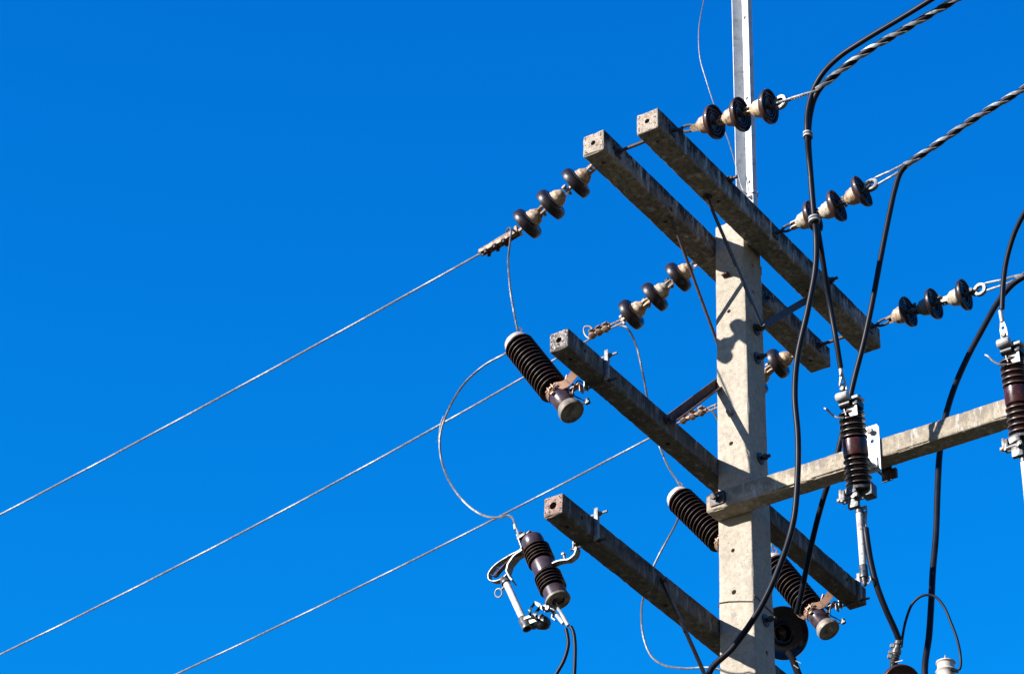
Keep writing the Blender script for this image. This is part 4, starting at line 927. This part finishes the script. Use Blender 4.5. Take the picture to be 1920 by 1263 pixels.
cable('thin black wire arching from the grey connector to the white bushing', [(0.250, 0.887, -2.603), (0.250, 0.894, -2.562), (0.250, 0.917, -2.479), (0.250, 0.953, -2.412), (0.250, 1.000, -2.390), (0.240, 1.045, -2.399), (0.230, 1.082, -2.451), (0.220, 1.110, -2.542), (0.210, 1.129, -2.629), (0.200, 1.132, -2.695), (0.200, 1.126, -2.748), (0.200, 1.108, -2.756)], .0052)
cable('left black lead of the pair hanging below the left fuse cutout', [(1.100, -0.240, -2.587), (1.100, -0.232, -2.620), (1.100, -0.228, -2.671), (1.100, -0.249, -2.736), (1.100, -0.285, -2.788), (1.100, -0.319, -2.846), (1.050, -0.403, -2.950)], .0072, group='leads under the left fuse cutout')
cable('right black lead of the pair hanging below the left fuse cutout', [(1.100, -0.216, -2.584), (1.100, -0.203, -2.613), (1.100, -0.194, -2.669), (1.100, -0.193, -2.757), (1.100, -0.195, -2.814), (1.100, -0.201, -2.903), (1.050, -0.243, -3.042)], .0072, group='leads under the left fuse cutout')
# helical grips
def grip(label, core, ring, r_core, merge, sd=(0, 0, 1)):
    core = [Vector(p) for p in core]; o = thing('helical_grip', label, 'cable grip', ring, 'helical grips on the right hand cables')
    ring = Vector(ring); mer = Vector(merge)
    mb = MB(); sp = spline(core, 10); pitch = .20
    ang = [i * .255 for i in range(5)] + [math.pi + i * .255 for i in range(5)]
    strands(mb, sp, 0, r_core + .0022, .0024, pitch, 6, 0, ang, per=20); build('wrapped_rods', mb, M_ALU, o)
    d = (mer - ring).normalized(); side = Vector(sd); side = (side - d * side.dot(d)).normalized()
    mb = MB()
    for s_, out in ((1, .026), (-1, .018)):
        leg = spline([ring - d * .006 + side * s_ * .020, ring + d * .03 + side * s_ * out, ring.lerp(mer, .6) + side * s_ * .016, mer + side * s_ * .012, core[0].lerp(core[1], .45) + side * s_ * .011, core[0].lerp(core[1], .9)], 8)
        strands(mb, leg, 5, .0038, .0022, .07, 5); mb.tube(leg, .003, 6)
    arc = [ring + d * (-.022 * math.cos(t)) + side * (.022 * math.sin(t)) for t in [-1.5 + 3.0 * k / 12 for k in range(13)]]
    mb.tube(arc, .0055, 8); build('loop', mb, M_ALU, o)
grip('silver helical rods round the cable at the upper right corner', [Vector(p) for p in [(0.950, 0.974, -0.125), (0.950, 1.052, -0.085), (0.950, 1.218, -0.017), (0.950, 1.435, 0.030), (0.950, 1.676, 0.080)]] + R1far[::-1][:2], RT[1], .0125, (0.9500, 0.9845, -0.1234), (-.68, -.45, .5))
grip('silver helical rods round the cable at the right edge, from the middle insulators', [Vector(p) for p in [(0.000, 0.923, 0.088), (0.000, 1.048, 0.128), (0.000, 1.278, 0.207), (0.000, 1.561, 0.280)]] + R2far[::-1][:2], RT[2], .0125, (0.0000, 0.9320, 0.0905))
grip('silver helical rods beginning at the right edge beyond the lowest right insulators', [Vector(p) for p in [(-0.950, 1.023, -0.037), (-0.950, 1.082, -0.031), (-0.950, 1.184, -0.018)]] + R3far[::-1][:2], RT[3], .0135, (-0.9500, 1.0326, -0.0312))

# lug at the end of the middle cable
o = thing('cable_lug', 'bare copper tinted lug at the end of the cable beside the bell', 'cable lug', (-0.4900, -0.0071, -1.8288))
mb = MB().strip([(-0.480, -0.007, -1.825), (-0.490, 0.001, -1.840), (-0.500, 0.023, -1.856)], .016, .006, (.5, .2, .8)); mb.tube([(-0.480, -0.009, -1.813), (-0.485, -0.004, -1.832)], .009, 10); build('tongue', mb, M_COPPER, o)

# bells (large dark cable sealing insulators) seen from below
def bell(label, c, axis, group, r=.125, stem=True, gl=None):
    c = Vector(c); a = Vector(axis).normalized(); M = frame(c, c + a, (0, 0, 1)); gl = gl or M_GLAZE_BELL
    o = thing('bell_insulator', label, 'insulator', c, group); k = r / .125
    mb = MB().lathe([(p * k, h * k) for p, h in [(0, -.11), (.035, -.11), (.045, -.10), (.05, -.075), (.085, -.06), (.112, -.045), (.123, -.028), (.125, -.014), (.125, .004), (.121, .010), (.113, .006), (.100, -.006), (.082, -.012), (.060, -.014), (.052, -.008), (.047, -.002), (.041, -.004), (.038, -.02), (.036, -.05), (.022, -.055), (.019, -.035), (0, -.035)]], M, 56)
    build('bell', mb, gl, o)
    mb = MB().lathe([(0, -.05 * k), (.013 * k, -.05 * k), (.015 * k, -.01 * k), (.010 * k, -.004 * k), (0, -.004 * k)], M, 16); build('pin', mb, M_GLAZE_DISC, o)
    mb = MB().lathe([(0, -.165 * k), (.022 * k, -.162 * k), (.03 * k, -.13 * k), (.034 * k, -.10 * k), (0, -.10 * k)], M, 20); build('cap', mb, M_CAST, o)
    return o
bc = (-0.6000, -0.1477, -1.8378)
bell('big round dark glossy bell between the pole and the right arrester', bc, (.50, .70, -.36), 'round bell insulators at the bottom edge', .127)
o = thing('cable_tail', 'short tarry cable tail hanging under the big round bell', 'cable', (-0.6000, -0.1094, -1.9788))
mb = MB().tube(spline([(-0.600, -0.125, -1.946), (-0.600, -0.104, -1.986), (-0.600, -0.091, -2.029), (-0.600, -0.068, -2.097), (-0.600, -0.037, -2.188)], 6), [.020, .019, .018, .017, .016] * 0 or .017, 10); build('sheath', mb, M_TAR, o)
mb = MB(); 
for s0 in (0, 1): mb.tube([(-0.580, -0.076, -2.014), (-0.570, -0.043, -2.042)] if s0 else [(-0.580, -0.088, -2.033), (-0.570, -0.058, -2.063)], .002, 5)
build('frayed_end', mb, M_GALV, o)
bell('red brown bell just showing at the bottom edge beneath the grey connector', (0.2500, 0.8770, -2.7811), (.45, .6, -.5), 'round bell insulators at the bottom edge', .088, gl=M_GLAZE_DISC)
# connector of stacked grey bolts above it
o = thing('cable_connector', 'stacked grey bolted connector at the foot of the hanging cable', 'connector', (0.2500, 0.8610, -2.6155))
mb = MB(); a = Vector((0.2500, 0.8817, -2.5604)); b = Vector((0.2500, 0.8420, -2.6860)); M_ = frame(a, b)
LL = (b - a).length; mb.lathe([(0, 0), (.014, 0), (.014, .012), (.019, .016), (.019, .03), (.015, .034), (.016, .05), (.021, .054), (.020, .07), (.016, .074), (.016, LL * .6)] + [(w, LL * .6 + .006 * i) for i, w in enumerate((.019, .014, .020, .014, .020, .014, .020, .014))] + [(0, LL)], M_, 18)
build('body', mb, M_CAST, o)
for u_, v_ in ((1676,1212), (1673,1224), (1671,1232)):
    mb = MB(); q = Vector((0, 0, 0)) 
    t = (v_ - 1196) / 54; q = a.lerp(b, t) + Vector((.012, -.018, .004)); mb.lathe([(0, -.010), (.010, -.009), (.011, .006), (.006, .010), (0, .012)], frame(q, q + Vector((.3, -.9, .2))), 8); build('bolt', mb, M_GALV, o)
mb = MB(); mb.tube([b + Vector((.01, .01, .015)), b + Vector((.01, .05, .012))], .0018, 5); mb.lathe([(0, 0), (.004, 0), (.004, .006), (0, .006)], frame(b + Vector((.01, .048, .012)), b + Vector((.01, .06, .012))), 8); build('split_pin', mb, M_LUG, o)
mb = MB(); mb.tube(spline([(0.250, 0.845, -2.677), (0.250, 0.833, -2.714), (0.250, 0.817, -2.779), (0.250, 0.807, -2.876)], 5), .0125, 12); build('lower_cable', mb, M_CABLE, o)
mb = MB()
# white bushing
o = thing('white_bushing', 'cream white ribbed porcelain bushing rising from the bottom edge with a short stud', 'bushing', (0.2000, 1.0529, -2.8473))
a = Vector((0.2000, 1.0626, -2.6979)); M_ = frame(a, a + Vector((.02, 0, -1)))
mb = MB().lathe([(0, 0), (.030, .001), (.041, .006), (.042, .011), (.036, .016), (.036, .038), (.040, .042), (.045, .050), (.040, .056), (.037, .06), (.037, .085), (.05, .092), (.052, .10), (.038, .105), (.038, .13), (.052, .14), (.038, .15), (.038, .2), (0, .2)], M_, 32); build('porcelain', mb, M_WHITE_PORC, o)
mb = MB().lathe([(0, -.028), (.0035, -.028), (.0045, -.02), (.0045, -.012), (.009, -.012), (.010, .0), (0, .002)], M_, 12); build('stud', mb, M_GALV, o)
mb = MB(); mb.tube([(0.220, 1.097, -2.754), (0.210, 1.123, -2.767)], .008, 10); build('side_terminal', mb, M_SLEEVE, o)

# wire band wound round the pole
o = thing('binding_wire', 'thin rusty wire bound round the lower part of the pole', 'wire', (0, 0, -2.05)); mb = MB(); k = .0845 + .0048 * 2.05; pts = []
for i, (sx, sy) in enumerate(((-1, -1), (1, -1), (1, 1), (-1, 1))):
    nx, ny = ((1, -1), (1, 1), (-1, 1), (-1, -1))[i]
    for t in (0.04, .3, .6, .96):
        pts.append(Vector((k * (sx + (nx - sx) * t), k * (sy + (ny - sy) * t), -2.045 + .010 * math.sin(3 * t + i) + (.03 * (1 - t) - .02 if i == 1 else 0))))
mb.tube(pts, .0022, 6, closed=True); build('loop', mb, M_RUST, o)
